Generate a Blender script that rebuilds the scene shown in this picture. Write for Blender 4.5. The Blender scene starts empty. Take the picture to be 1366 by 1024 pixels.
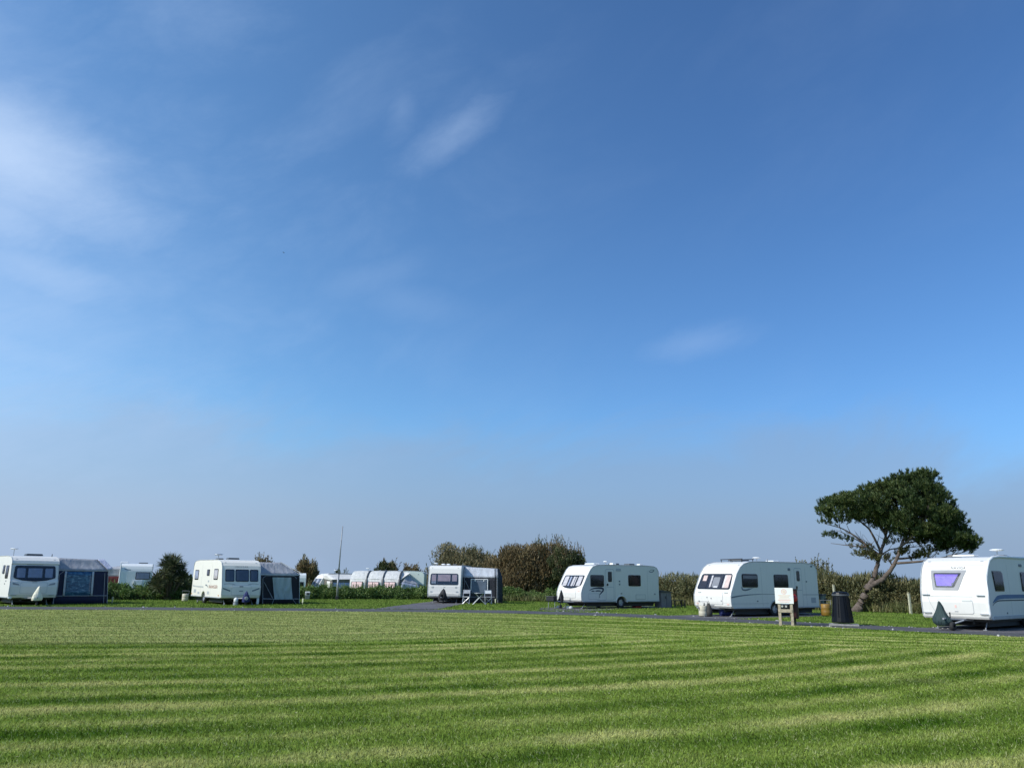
import bpy, math, random
import numpy as np
from mathutils import Vector, Matrix

R = math.radians
rng = np.random.default_rng(7)
random.seed(7)
scene = bpy.context.scene
C = scene.collection

# ------------------------------------------------------------------ camera
EYE = 1.55
cam_d = bpy.data.cameras.new('camera')
cam_d.sensor_width = 36.0
cam_d.lens = 36.0 * 1026.0 / 1366.0
cam_d.clip_start = 0.1
cam_d.clip_end = 5000
cam = bpy.data.objects.new('camera', cam_d)
C.objects.link(cam)
cam.matrix_world = (Matrix.Translation((0, 0, EYE)) @ Matrix.Rotation(R(90 + 14.3), 4, 'X')
                    @ Matrix.Rotation(R(0.62), 4, 'Z'))
scene.camera = cam

# ------------------------------------------------------------------ light
SUN_EL, SUN_AZ = 38.0, 27.0           # azimuth: degrees from -X towards -Y
sun_dir = Vector((-math.cos(R(SUN_AZ)) * math.cos(R(SUN_EL)), -math.sin(R(SUN_AZ)) * math.cos(R(SUN_EL)), math.sin(R(SUN_EL))))
sd = bpy.data.lights.new('sun', 'SUN')
sd.energy = 4.0
sd.angle = R(0.53)
sd.color = (1.0, 0.955, 0.88)
sun = bpy.data.objects.new('sun', sd)
C.objects.link(sun)
sun.rotation_euler = sun_dir.to_track_quat('Z', 'Y').to_euler()

scene.view_settings.view_transform = 'Standard'
scene.view_settings.look = 'None'
scene.view_settings.exposure = 0.0
scene.view_settings.gamma = 1.0
scene.view_settings.use_curve_mapping = False


class NT:
    """small helper for writing shader maths"""
    def __init__(s, tree):
        s.t = tree

    def n(s, kind, **kw):
        nd = s.t.nodes.new(kind)
        for k, v in kw.items():
            setattr(nd, k, v)
        return nd

    def put(s, sock, v):
        if isinstance(v, (int, float)):
            sock.default_value = v
        elif isinstance(v, (tuple, list)):
            sock.default_value = tuple(v) + ((1.0,) if len(v) == 3 and len(sock.default_value) == 4 else ())
        else:
            s.t.links.new(v, sock)

    def m(s, op, a, b=0.0, c=0.0, clamp=False):
        nd = s.n('ShaderNodeMath', operation=op, use_clamp=clamp)
        s.put(nd.inputs[0], a)
        s.put(nd.inputs[1], b)
        s.put(nd.inputs[2], c)
        return nd.outputs[0]

    def mix(s, f, a, b, mode='MIX'):
        nd = s.n('ShaderNodeMix', data_type='RGBA', blend_type=mode)
        nd.clamp_factor = True
        s.put(nd.inputs[0], f)
        s.put(nd.inputs[6], a)
        s.put(nd.inputs[7], b)
        return nd.outputs[2]

    def noise(s, vec, scale, detail=3, rough=0.55, dist=0.0, dim='3D'):
        nd = s.n('ShaderNodeTexNoise', noise_dimensions=dim)
        if vec is not None:
            s.put(nd.inputs['Vector'], vec)
        nd.inputs['Scale'].default_value = scale
        nd.inputs['Detail'].default_value = detail
        nd.inputs['Roughness'].default_value = rough
        nd.inputs['Distortion'].default_value = dist
        return nd.outputs['Fac']

    def ramp(s, f, stops, interp='LINEAR'):
        nd = s.n('ShaderNodeValToRGB')
        cr = nd.color_ramp
        cr.interpolation = interp
        while len(cr.elements) < len(stops):
            cr.elements.new(0.5)
        for e, (p, c) in zip(cr.elements, stops):
            e.position = p
            e.color = tuple(c) + (1,) if len(c) == 3 else c
        s.put(nd.inputs[0], f)
        return nd.outputs[0]

    def rng_(s, v, a, b, c=0.0, d=1.0, smooth=False):
        nd = s.n('ShaderNodeMapRange', interpolation_type='SMOOTHSTEP' if smooth else 'LINEAR')
        s.put(nd.inputs[0], v)
        for i, q in enumerate((a, b, c, d)):
            nd.inputs[1 + i].default_value = q
        return nd.outputs[0]


# ------------------------------------------------------------------ sky
world = bpy.data.worlds.new('World')
scene.world = world
world.use_nodes = True
wt = world.node_tree
wt.nodes.clear()
w = NT(wt)
sky = w.n('ShaderNodeTexSky', sky_type='NISHITA')
sky.sun_disc = False
sky.sun_elevation = R(SUN_EL)
sky.sun_rotation = math.atan2(sun_dir.x, sun_dir.y)
sky.altitude = 0
sky.air_density = 1.0
sky.dust_density = 1.2
sky.ozone_density = 2.2
geo = w.n('ShaderNodeTexCoord')
sep = w.n('ShaderNodeSeparateXYZ')
wt.links.new(geo.outputs['Generated'], sep.inputs[0])
dx, dy, dz = sep.outputs
az = w.m('ARCTAN2', dx, dy)
el = w.m('ARCSINE', dz)
base = sky.outputs[0]
tint = w.mix(w.rng_(el, R(1.0), R(11.0), 0, 1, True), (0.79, 0.85, 1.07), (0.78, 1.16, 1.43))
cool = w.mix(1.0, base, tint, 'MULTIPLY')
# clearer, deeper blue away from the sun
away = w.m('COSINE', w.m('SUBTRACT', az, math.atan2(sun_dir.x, sun_dir.y)))
dk = w.rng_(away, -0.85, 0.1, 0.0, 1.0, True)
cool = w.mix(1.0, cool, w.mix(dk, (0.70, 0.75, 0.84), (1.06, 1.05, 1.03)), 'MULTIPLY')
# thin cirrus veils: noise in stretched angle space
cmb = w.n('ShaderNodeCombineXYZ')
elr = w.m('ADD', w.m('MULTIPLY', el, 1.9), w.m('MULTIPLY', az, -0.55))
w.put(cmb.inputs[0], az)
w.put(cmb.inputs[1], elr)
vec2 = cmb.outputs[0]
veil = w.noise(vec2, 3.2, 8, 0.62, 0.35)
fine = w.noise(vec2, 13.0, 7, 0.68, 0.3)


def blob(azd, eld, ra, rb, rot, wob=0.5):
    """soft elongated patch of cloud around one direction"""
    a = w.m('SUBTRACT', az, R(azd))
    b = w.m('SUBTRACT', el, R(eld))
    cr_, sr = math.cos(R(rot)), math.sin(R(rot))
    p = w.m('DIVIDE', w.m('ADD', w.m('MULTIPLY', a, cr_), w.m('MULTIPLY', b, sr)), R(ra))
    q = w.m('DIVIDE', w.m('SUBTRACT', w.m('MULTIPLY', b, cr_), w.m('MULTIPLY', a, sr)), R(rb))
    d = w.m('SQRT', w.m('ADD', w.m('MULTIPLY', p, p), w.m('MULTIPLY', q, q)))
    d = w.m('ADD', d, w.m('MULTIPLY', w.m('SUBTRACT', w.m('ADD', w.m('MULTIPLY', veil, .6), w.m('MULTIPLY', fine, .4)), 0.5), wob * 4))
    return w.rng_(d, 1.5, -0.25, 0, 1, True)


horizon = w.m('POWER', w.m('SUBTRACT', 1.0, w.m('MAXIMUM', dz, 0.0), clamp=True), 9.0)
clouds = w.m('MULTIPLY', w.rng_(veil, 0.42, 0.80, 0, 1, True), 0.26)
leftw = w.rng_(az, R(12), R(-38), 0.15, 1.0, True)
clouds = w.m('MULTIPLY', clouds, leftw)
for (a_, e_, r1, r2, rt, wb, k_) in (
        (-37, 25.5, 11, 4.6, -14, .36, .95), (-38, 22, 10, 5.0, -8, .5, .66), (-38, 17.0, 15, 2.6, -4, .6, .34),
        (-40, 30, 9, 6, -30, .7, .25), (-5.0, 32.3, 4.6, 1.5, 34, .7, .28), (-9.5, 33.5, 2.0, 1.6, 80, .8, .15),
        (-11.5, 21.5, 5, 1.6, 20, .7, .12), (14.0, 17.0, 3.6, 1.1, 8, .7, .16),
        (-8, 20, 5, 1.6, -10, .7, .10), (-25, 42, 9, 5, 60, .8, .20),
        (-42, 16, 20, 15, 0, .45, .46), (-34, 19, 9, 2.6, -10, .5, .52), (-36, 14, 10, 2.2, -8, .55, .46), (-40, 3, 26, 6, 0, .3, .22)):
    clouds = w.m('MAXIMUM', clouds, w.m('MULTIPLY', blob(a_, e_, r1, r2, rt, wb), k_))
# bank of haze low over the sea side
bankn = w.noise(vec2, 2.6, 7, 0.6, 0.5)
bank = w.rng_(w.m('ADD', el, w.m('MULTIPLY', w.m('SUBTRACT', bankn, 0.5), 0.30)), R(12.5), R(7.0), 0, 1, True)
CL = 7.6
c1 = w.mix(w.m('ADD', w.m('MULTIPLY', bank, 0.58), w.rng_(el, R(7.0), R(0.5), 0, 0.36, True)), cool, w.mix(w.rng_(az, R(5), R(-40), 0, 1, True), (2.15, 3.05, 4.45), (2.95, 3.85, 5.35)))
c2 = w.mix(clouds, c1, (CL * .55, CL * .72, CL * 1.0))
bg = w.n('ShaderNodeBackground')
w.put(bg.inputs[0], c2)
bg.inputs[1].default_value = 0.130
wo = w.n('ShaderNodeOutputWorld')
wt.links.new(bg.outputs[0], wo.inputs[0])


# ------------------------------------------------------------------ materials
def pmat(name, col, rough=0.5, metal=0.0, coat=0.0, var=0.12, vscale=3.0, bump=0.0, bscale=40.0, spec=0.5):
    m = bpy.data.materials.new(name)
    m.use_nodes = True
    t = NT(m.node_tree)
    b = m.node_tree.nodes['Principled BSDF']
    tc = t.n('ShaderNodeTexCoord')
    nz = t.noise(tc.outputs['Object'], vscale, 5, 0.6)
    lo = tuple(c * (1 - var) for c in col)
    hi = tuple(min(1, c * (1 + var)) for c in col)
    t.put(b.inputs['Base Color'], t.ramp(nz, [(0.3, lo), (0.7, hi)]))
    b.inputs['Roughness'].default_value = rough
    b.inputs['Metallic'].default_value = metal
    b.inputs['Coat Weight'].default_value = coat
    b.inputs['Specular IOR Level'].default_value = spec
    if bump:
        bn = t.n('ShaderNodeBump')
        bn.inputs['Strength'].default_value = bump
        bn.inputs['Distance'].default_value = 0.02
        t.put(bn.inputs['Height'], t.noise(tc.outputs['Object'], bscale, 4))
        t.put(b.inputs['Normal'], bn.outputs[0])
    return m


def body_mat(name, col, dirt=0.25):
    """painted aluminium: faint streaks of grime running down, dirt near the floor line"""
    m = bpy.data.materials.new(name)
    m.use_nodes = True
    t = NT(m.node_tree)
    b = m.node_tree.nodes['Principled BSDF']
    tc = t.n('ShaderNodeTexCoord')
    mp = t.n('ShaderNodeMapping')
    mp.inputs['Scale'].default_value = (5, 5, 0.5)
    t.put(mp.inputs[0], tc.outputs['Object'])
    st = t.noise(mp.outputs[0], 2.0, 5, 0.65)
    bl = t.noise(tc.outputs['Object'], 0.9, 4, 0.6)
    sp = t.n('ShaderNodeSeparateXYZ')
    t.put(sp.inputs[0], tc.outputs['Object'])
    low = t.rng_(sp.outputs[2], 0.9, 0.35, 0, 1)
    f = t.m('MULTIPLY', t.rng_(st, 0.5, 0.78), dirt)
    f = t.m('ADD', f, t.m('MULTIPLY', t.m('MULTIPLY', low, bl), dirt * 1.2), clamp=True)
    t.put(b.inputs['Base Color'], t.mix(f, col, (0.42, 0.42, 0.36)))
    b.inputs['Roughness'].default_value = 0.42
    b.inputs['Specular IOR Level'].default_value = 0.35
    bn = t.n('ShaderNodeBump')
    bn.inputs['Strength'].default_value = 0.12
    bn.inputs['Distance'].default_value = 0.03
    t.put(bn.inputs['Height'], t.noise(tc.outputs['Object'], 1.6, 2))
    t.put(b.inputs['Normal'], bn.outputs[0])
    return m


def glass_mat(name='window_glass', tint=(0.90, 0.90, 0.91)):
    m = bpy.data.materials.new(name)
    m.use_nodes = True
    t = NT(m.node_tree)
    m.node_tree.nodes.clear()
    tr = t.n('ShaderNodeBsdfTransparent')
    tr.inputs[0].default_value = tint + (1,)
    gl = t.n('ShaderNodeBsdfGlossy')
    gl.inputs['Roughness'].default_value = 0.05
    gl.inputs[0].default_value = (0.9, 0.92, 1, 1)
    lw = t.n('ShaderNodeLayerWeight')
    lw.inputs[0].default_value = 0.22
    mx = t.n('ShaderNodeMixShader')
    t.put(mx.inputs[0], t.rng_(lw.outputs['Fresnel'], 0, 1, 0.045, 0.85))
    t.put(mx.inputs[1], tr.outputs[0])
    t.put(mx.inputs[2], gl.outputs[0])
    o = t.n('ShaderNodeOutputMaterial')
    t.put(o.inputs[0], mx.outputs[0])
    return m


def fabric_mat(name, col, rough=0.75, wr=0.5, trans=0.12):
    m = bpy.data.materials.new(name)
    m.use_nodes = True
    t = NT(m.node_tree)
    m.node_tree.nodes.clear()
    b = t.n('ShaderNodeBsdfPrincipled')
    tc = t.n('ShaderNodeTexCoord')
    mp = t.n('ShaderNodeMapping')
    mp.inputs['Scale'].default_value = (2.2, 1.5, 0.8)
    t.put(mp.inputs[0], tc.outputs['Object'])
    nz = t.noise(mp.outputs[0], 1.8, 4, 0.55, 0.8)
    t.put(b.inputs['Base Color'], t.ramp(nz, [(.3, tuple(c * .85 for c in col)), (.7, tuple(min(1, c * 1.12) for c in col))]))
    b.inputs['Roughness'].default_value = rough
    bn = t.n('ShaderNodeBump')
    bn.inputs['Strength'].default_value = wr
    bn.inputs['Distance'].default_value = 0.12
    t.put(bn.inputs['Height'], nz)
    t.put(b.inputs['Normal'], bn.outputs[0])
    tl = t.n('ShaderNodeBsdfTranslucent')
    tl.inputs[0].default_value = tuple(col) + (1,)
    mx = t.n('ShaderNodeMixShader')
    mx.inputs[0].default_value = trans
    t.put(mx.inputs[1], b.outputs[0])
    t.put(mx.inputs[2], tl.outputs[0])
    o = t.n('ShaderNodeOutputMaterial')
    t.put(o.inputs[0], mx.outputs[0])
    return m


def leaf_mat(name, c_dark, c_mid, c_light, scale=0.8, trans=0.25):
    m = bpy.data.materials.new(name)
    m.use_nodes = True
    t = NT(m.node_tree)
    m.node_tree.nodes.clear()
    at = t.n('ShaderNodeAttribute', attribute_name='rnd')
    g = t.n('ShaderNodeNewGeometry')
    nz = t.noise(g.outputs['Position'], scale, 4, 0.6)
    f = t.m('ADD', t.m('MULTIPLY', at.outputs['Fac'], 0.50), t.m('MULTIPLY', t.rng_(nz, .3, .7), 0.50))
    col = t.ramp(f, [(0.12, c_dark), (0.5, c_mid), (0.88, c_light)])
    d = t.n('ShaderNodeBsdfDiffuse')
    t.put(d.inputs[0], col)
    tl = t.n('ShaderNodeBsdfTranslucent')
    t.put(tl.inputs[0], col)
    gl = t.n('ShaderNodeBsdfGlossy')
    gl.inputs['Roughness'].default_value = 0.55
    gl.inputs[0].default_value = (0.8, 0.9, 0.8, 1)
    mx = t.n('ShaderNodeMixShader')
    mx.inputs[0].default_value = trans
    t.put(mx.inputs[1], d.outputs[0])
    t.put(mx.inputs[2], tl.outputs[0])
    m2 = t.n('ShaderNodeMixShader')
    m2.inputs[0].default_value = 0.03
    t.put(m2.inputs[1], mx.outputs[0])
    t.put(m2.inputs[2], gl.outputs[0])
    o = t.n('ShaderNodeOutputMaterial')
    t.put(o.inputs[0], m2.outputs[0])
    return m


# mown bands: laps parallel to the road round the edge, long shallow arcs inside them
N1 = (0.37, 0.93)
ARC = (-15.5, 48.0)
PERIOD = 1.15


def lawn_phi(x, y):
    a = N1[0] * x + N1[1] * y
    b = np.hypot(x - ARC[0], y - ARC[1])
    return np.where(a > 22.6, a * PERIOD / 1.25, b)


def lawn_colour(t, blade=False):
    g = t.n('ShaderNodeNewGeometry')
    sp = t.n('ShaderNodeSeparateXYZ')
    t.put(sp.inputs[0], g.outputs['Position'])
    x, y = sp.outputs[0], sp.outputs[1]
    flat = t.n('ShaderNodeCombineXYZ')
    t.put(flat.inputs[0], x)
    t.put(flat.inputs[1], y)
    P = flat.outputs[0]
    a = t.m('ADD', t.m('MULTIPLY', x, N1[0]), t.m('MULTIPLY', y, N1[1]))
    ex, ey = t.m('SUBTRACT', x, ARC[0]), t.m('SUBTRACT', y, ARC[1])
    b = t.m('SQRT', t.m('ADD', t.m('MULTIPLY', ex, ex), t.m('MULTIPLY', ey, ey)))
    wob = t.m('ADD', t.m('MULTIPLY', t.m('SUBTRACT', t.noise(P, 0.16, 3), 0.5), 0.8),
              t.m('MULTIPLY', t.m('SUBTRACT', t.noise(P, 1.1, 4), 0.5), 0.40))
    pa, pb = t.m('ADD', a, wob), t.m('ADD', b, wob)

    def bands(p, per):
        return t.m('ADD', t.m('MULTIPLY', t.m('SINE', t.m('MULTIPLY', p, 2 * math.pi / per)), 0.24),
                   t.m('MULTIPLY', t.m('SINE', t.m('ADD', t.m('MULTIPLY', p, 2 * math.pi / (per * 2.3)), 1.3)), 0.15))
    sel = t.rng_(t.m('ADD', pa, t.m('MULTIPLY', t.m('SINE', t.m('MULTIPLY', pb, 2 * math.pi / 3.0)), 0.55)), 22.2, 23.0, 0, 1, True)
    sa, sb = bands(pa, 1.25), bands(pb, PERIOD)
    bandv = t.m('ADD', t.m('MULTIPLY', sa, sel), t.m('MULTIPLY', sb, t.m('SUBTRACT', 1.0, sel)))
    ph = t.m('ADD', t.m('MULTIPLY', pa, sel), t.m('MULTIPLY', pb, t.m('SUBTRACT', 1.0, sel)))
    # stripe strength differs from band to band
    cv = t.n('ShaderNodeCombineXYZ')
    t.put(cv.inputs[0], t.m('MULTIPLY', ph, 0.35))
    bandn = t.noise(cv.outputs[0], 1.0, 2)
    amp = t.rng_(t.noise(P, 0.33, 3, 0.6), 0.30, 0.64, 0.15, 1.30)
    stripe = t.m('MULTIPLY', amp, bandv)  # light and dark lay of the mown grass put into the colour
    patch = t.m('SUBTRACT', t.noise(P, 0.7, 7, 0.70), 0.5)
    f = t.m('ADD', t.m('ADD', 0.48, stripe), t.m('ADD', t.m('MULTIPLY', patch, 1.15), t.m('MULTIPLY', t.m('SUBTRACT', bandn, .5), 0.8)), clamp=True)
    green = t.ramp(f, [(0.0, (0.060, 0.124, 0.012)), (0.5, (0.205, 0.275, 0.050)), (1.0, (0.420, 0.425, 0.145))])
    dry = t.m('MULTIPLY', t.rng_(f, 0.55, 1.0, 0, 1), t.rng_(t.noise(P, 1.6, 6, 0.7), 0.40, 0.68, 0, 1))
    dry2 = t.rng_(t.noise(P, 0.23, 4, 0.6), 0.60, 0.74, 0, 0.42)
    col = t.mix(t.m('ADD', t.m('MULTIPLY', dry, 0.75), dry2, clamp=True), green, (0.50, 0.45, 0.20))
    # the far left of the lawn is paler and drier
    far = t.m('MULTIPLY', t.rng_(pb, 30.4, 29.2, 0, 1, True), t.rng_(x, 6, -8, 0, 0.55, True))
    col = t.mix(far, col, (0.310, 0.315, 0.125))
    if blade:
        at = t.n('ShaderNodeAttribute', attribute_name='rnd')
        k = t.rng_(at.outputs['Fac'], 0, 1, 0.22, 1.90)
        kc = t.n('ShaderNodeCombineXYZ')
        for i in range(3):
            t.put(kc.inputs[i], k)
        col = t.mix(1.0, col, kc.outputs[0], 'MULTIPLY')
        straw = t.rng_(at.outputs['Fac'], 0.91, 0.95, 0, 0.7)
        col = t.mix(straw, col, (0.52, 0.50, 0.29))
    else:
        fn = t.noise(P, 38.0, 4, 0.75)
        k = t.rng_(fn, 0.28, 0.72, 0.50, 1.45)
        kc = t.n('ShaderNodeCombineXYZ')
        for i in range(3):
            t.put(kc.inputs[i], k)
        col = t.mix(1.0, col, kc.outputs[0], 'MULTIPLY')
    return col, P


def lawn_material(name, blade):
    m = bpy.data.materials.new(name)
    m.use_nodes = True
    t = NT(m.node_tree)
    m.node_tree.nodes.clear()
    col, P = lawn_colour(t, blade)
    d = t.n('ShaderNodeBsdfDiffuse')
    t.put(d.inputs[0], col)
    o = t.n('ShaderNodeOutputMaterial')
    if blade:
        tl = t.n('ShaderNodeBsdfTranslucent')
        t.put(tl.inputs[0], col)
        mx = t.n('ShaderNodeMixShader')
        mx.inputs[0].default_value = 0.35
        t.put(mx.inputs[1], d.outputs[0])
        t.put(mx.inputs[2], tl.outputs[0])
        t.put(o.inputs[0], mx.outputs[0])
    else:
        bn = t.n('ShaderNodeBump')
        bn.inputs['Strength'].default_value = 0.7
        bn.inputs['Distance'].default_value = 0.02
        t.put(bn.inputs['Height'], t.noise(P, 45.0, 3, 0.7))
        t.put(d.inputs['Normal'], bn.outputs[0])
        t.put(o.inputs[0], d.outputs[0])
    return m


def verge_material(name, blade):
    m = bpy.data.materials.new(name)
    m.use_nodes = True
    t = NT(m.node_tree)
    m.node_tree.nodes.clear()
    g = t.n('ShaderNodeNewGeometry')
    P = g.outputs['Position']
    f = t.noise(P, 0.5, 5, 0.65)
    col = t.ramp(f, [(0.3, (0.070, 0.115, 0.024)), (0.5, (0.120, 0.180, 0.034)), (0.72, (0.190, 0.225, 0.062))])
    if blade:
        at = t.n('ShaderNodeAttribute', attribute_name='rnd')
        k = t.rng_(at.outputs['Fac'], 0, 1, 0.55, 1.5)
    else:
        k = t.rng_(t.noise(P, 12.0, 4, 0.7), 0.3, 0.7, 0.6, 1.35)
    kc = t.n('ShaderNodeCombineXYZ')
    for i in range(3):
        t.put(kc.inputs[i], k)
    col = t.mix(1.0, col, kc.outputs[0], 'MULTIPLY')
    d = t.n('ShaderNodeBsdfDiffuse')
    t.put(d.inputs[0], col)
    o = t.n('ShaderNodeOutputMaterial')
    t.put(o.inputs[0], d.outputs[0])
    return m


def asphalt_material(name, c0, c1, chips=0.12):
    m = bpy.data.materials.new(name)
    m.use_nodes = True
    t = NT(m.node_tree)
    b = m.node_tree.nodes['Principled BSDF']
    g = t.n('ShaderNodeNewGeometry')
    P = g.outputs['Position']
    col = t.ramp(t.noise(P, 0.7, 5, 0.65), [(.35, c0), (.65, c1)])
    grit = t.rng_(t.noise(P, 30, 3, 0.8), 0.58, 0.70, 0, chips * 3)
    col = t.mix(grit, col, (0.42, 0.40, 0.38))
    moss = t.rng_(t.noise(P, 1.3, 4, .6), .58, .7, 0, .55)
    col = t.mix(moss, col, (0.06, 0.085, 0.03))
    t.put(b.inputs['Base Color'], col)
    b.inputs['Roughness'].default_value = 0.9
    bn = t.n('ShaderNodeBump')
    bn.inputs['Strength'].default_value = 0.6
    bn.inputs['Distance'].default_value = 0.03
    t.put(bn.inputs['Height'], t.noise(P, 25, 4, 0.7))
    t.put(b.inputs['Normal'], bn.outputs[0])
    return m


M = dict(
    white=body_mat('caravan_white', (0.72, 0.695, 0.65), 0.18),
    cream=body_mat('caravan_cream', (0.77, 0.735, 0.655), 0.15),
    oldwhite=body_mat('caravan_old_white', (0.74, 0.75, 0.74), 0.25),
    palegreen=body_mat('caravan_pale_green', (0.60, 0.68, 0.62), 0.3),
    grey=pmat('grey_plastic', (0.26, 0.265, 0.28), 0.5),
    seam=pmat('seam_grey', (0.40, 0.42, 0.44), 0.5),
    darkgrey=pmat('dark_grey_plastic', (0.07, 0.075, 0.08), 0.45),
    black=pmat('black_plastic', (0.018, 0.018, 0.022), 0.4),
    chassis=pmat('chassis_steel', (0.06, 0.06, 0.06), 0.7, 0.3),
    galv=pmat('galvanised_steel', (0.30, 0.31, 0.33), 0.55, 0.25),
    alu=pmat('aluminium', (0.48, 0.49, 0.51), 0.35, 0.6),
    tyre=pmat('tyre_rubber', (0.022, 0.022, 0.022), 0.85, bump=.3),
    rim=pmat('alloy_rim', (0.55, 0.55, 0.57), 0.35, 0.6),
    rust=pmat('rusty_rim', (0.24, 0.13, 0.08), 0.7, var=.4, vscale=8),
    frame=pmat('window_surround', (0.016, 0.017, 0.022), 0.25, coat=.4),
    inside=pmat('dim_interior', (0.025, 0.026, 0.034), 0.9, var=.5, vscale=2),  # dark plates behind glass that stand in for the unlit cabin
    blindpink=pmat('pink_blind', (0.86, 0.60, 0.56), 0.9, var=.08),
    blindgrey=pmat('grey_blind', (0.36, 0.40, 0.50), 0.9, var=.15),
    blindblue=pmat('navy_blind', (0.10, 0.13, 0.175), 0.9, var=.15),
    blindpurple=pmat('silver_purple_blind', (0.20, 0.12, 0.60), 0.45, 0.0, var=.25, vscale=2.2, bump=.6, bscale=5),
    curtain=pmat('pale_curtain', (0.58, 0.56, 0.56), 0.9, var=.25, vscale=9),
    peach=pmat('peach_curtain', (0.72, 0.58, 0.52), 0.9, var=.12, vscale=9),
    glass=glass_mat(),
    clear=glass_mat('clear_sheet', (0.75, 0.8, 0.85)),
    blue=pmat('blue_stripe', (0.05, 0.13, 0.28), 0.4),
    navy=pmat('navy_stripe', (0.02, 0.03, 0.07), 0.4),
    bronze=pmat('bronze_decal', (0.30, 0.10, 0.05), 0.5, var=.3, vscale=10),
    decalgrey=pmat('grey_decal', (0.14, 0.17, 0.20), 0.5),
    palegrey=pmat('pale_grey_decal', (0.45, 0.46, 0.44), 0.5),
    red=pmat('red_paint', (0.50, 0.03, 0.03), 0.4),
    darkred=pmat('dark_red_paint', (0.035, 0.004, 0.006), 0.45),
    redlens=pmat('red_lens', (0.5, 0.03, 0.02), 0.25, coat=.5),
    amberlens=pmat('amber_lens', (0.7, 0.25, 0.03), 0.25, coat=.5),
    fgrey=fabric_mat('grey_canvas', (0.36, 0.37, 0.40)),
    flight=fabric_mat('pale_grey_canvas', (0.52, 0.54, 0.58)),
    fnavy=fabric_mat('navy_canvas', (0.010, 0.015, 0.050), trans=.03),
    fdark=fabric_mat('charcoal_canvas', (0.012, 0.014, 0.023), trans=.03),
    fwhite=fabric_mat('white_canvas', (0.79, 0.77, 0.73), trans=.22),
    flilac=fabric_mat('lilac_canvas', (0.50, 0.53, 0.68), trans=.2),
    fbrown=fabric_mat('brown_canvas', (0.20, 0.18, 0.16)),
    fred=fabric_mat('maroon_canvas', (0.10, 0.012, 0.012), trans=.02),
    curtgreen=fabric_mat('grey_green_curtain', (0.42, 0.49, 0.50), wr=1.0),
    ivory=fabric_mat('ivory_cover', (0.80, 0.76, 0.60), wr=.8, trans=.05),
    covblue=fabric_mat('blue_cover', (0.012, 0.022, 0.11), wr=.8, trans=.03),
    covgreen=fabric_mat('dark_green_cover', (0.022, 0.045, 0.045), wr=1.0, trans=.02),
    covblack=fabric_mat('black_cover', (0.015, 0.016, 0.018), wr=.8, trans=.02),
    beige=pmat('beige_plastic', (0.55, 0.50, 0.38), 0.5),
    mustard=pmat('mustard_plastic', (0.25, 0.14, 0.02), 0.5, var=.25),
    wood=pmat('weathered_wood', (0.36, 0.30, 0.22), 0.85, var=.35, vscale=9, bump=.5),
    palewood=pmat('pale_post', (0.46, 0.44, 0.32), 0.85, var=.25, vscale=7),
    darkwood=pmat('dark_stained_wood', (0.045, 0.042, 0.036), 0.8, var=.3, vscale=7),
    board=pmat('white_board', (0.80, 0.79, 0.76), 0.5, var=.03),
    faded=pmat('faded_orange_ink', (0.78, 0.62, 0.50), 0.6, var=.05),
    faded2=pmat('faded_red_ink', (0.80, 0.52, 0.46), 0.6, var=.05),
    yellowtop=pmat('cream_peg_paint', (0.78, 0.76, 0.50), 0.5),
    binp=pmat('bin_plastic', (0.004, 0.0045, 0.007), 0.38, var=.2, spec=.22),
    concrete=pmat('concrete', (0.28, 0.27, 0.25), 0.95, var=.25, vscale=9, bump=.5),
    hookup=pmat('grey_green_post', (0.12, 0.15, 0.13), 0.55),
    bark=pmat('pine_bark', (0.115, 0.088, 0.072), 0.95, var=.45, vscale=5, bump=1.0, bscale=9),
    twig=pmat('twigs', (0.10, 0.075, 0.05), 0.95, var=.3),
    stone=pmat('pale_stone', (0.36, 0.35, 0.33), 0.9, var=.2),
    shadegrowth=pmat('shaded_growth', (0.035, 0.040, 0.018), 0.95, var=.4, vscale=4, bump=.8, bscale=8),
    bird=pmat('grey_feather', (0.09, 0.09, 0.10), 0.8),
    storage=pmat('brown_grey_plastic', (0.21, 0.19, 0.19), 0.6, var=.15),
    whiteplastic=pmat('white_plastic', (0.75, 0.75, 0.74), 0.45),
    text=pmat('dark_lettering', (0.05, 0.055, 0.07), 0.5),
)


# ------------------------------------------------------------------ object helpers
def link(o, parent=None):
    C.objects.link(o)
    if parent is not None:
        o.parent = parent
    return o


def tag(o, label, cat, group=None, kind=None):
    o['label'] = label
    o['category'] = cat
    if group:
        o['group'] = group
    if kind:
        o['kind'] = kind
    return o


def thing(name, label, cat, loc=(0, 0, 0), rz=0.0, group=None):
    o = bpy.data.objects.new(name, None)
    o.empty_display_size = 0.2
    o.location = loc
    o.rotation_euler = (0, 0, rz)
    return tag(link(o), label, cat, group)


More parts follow.
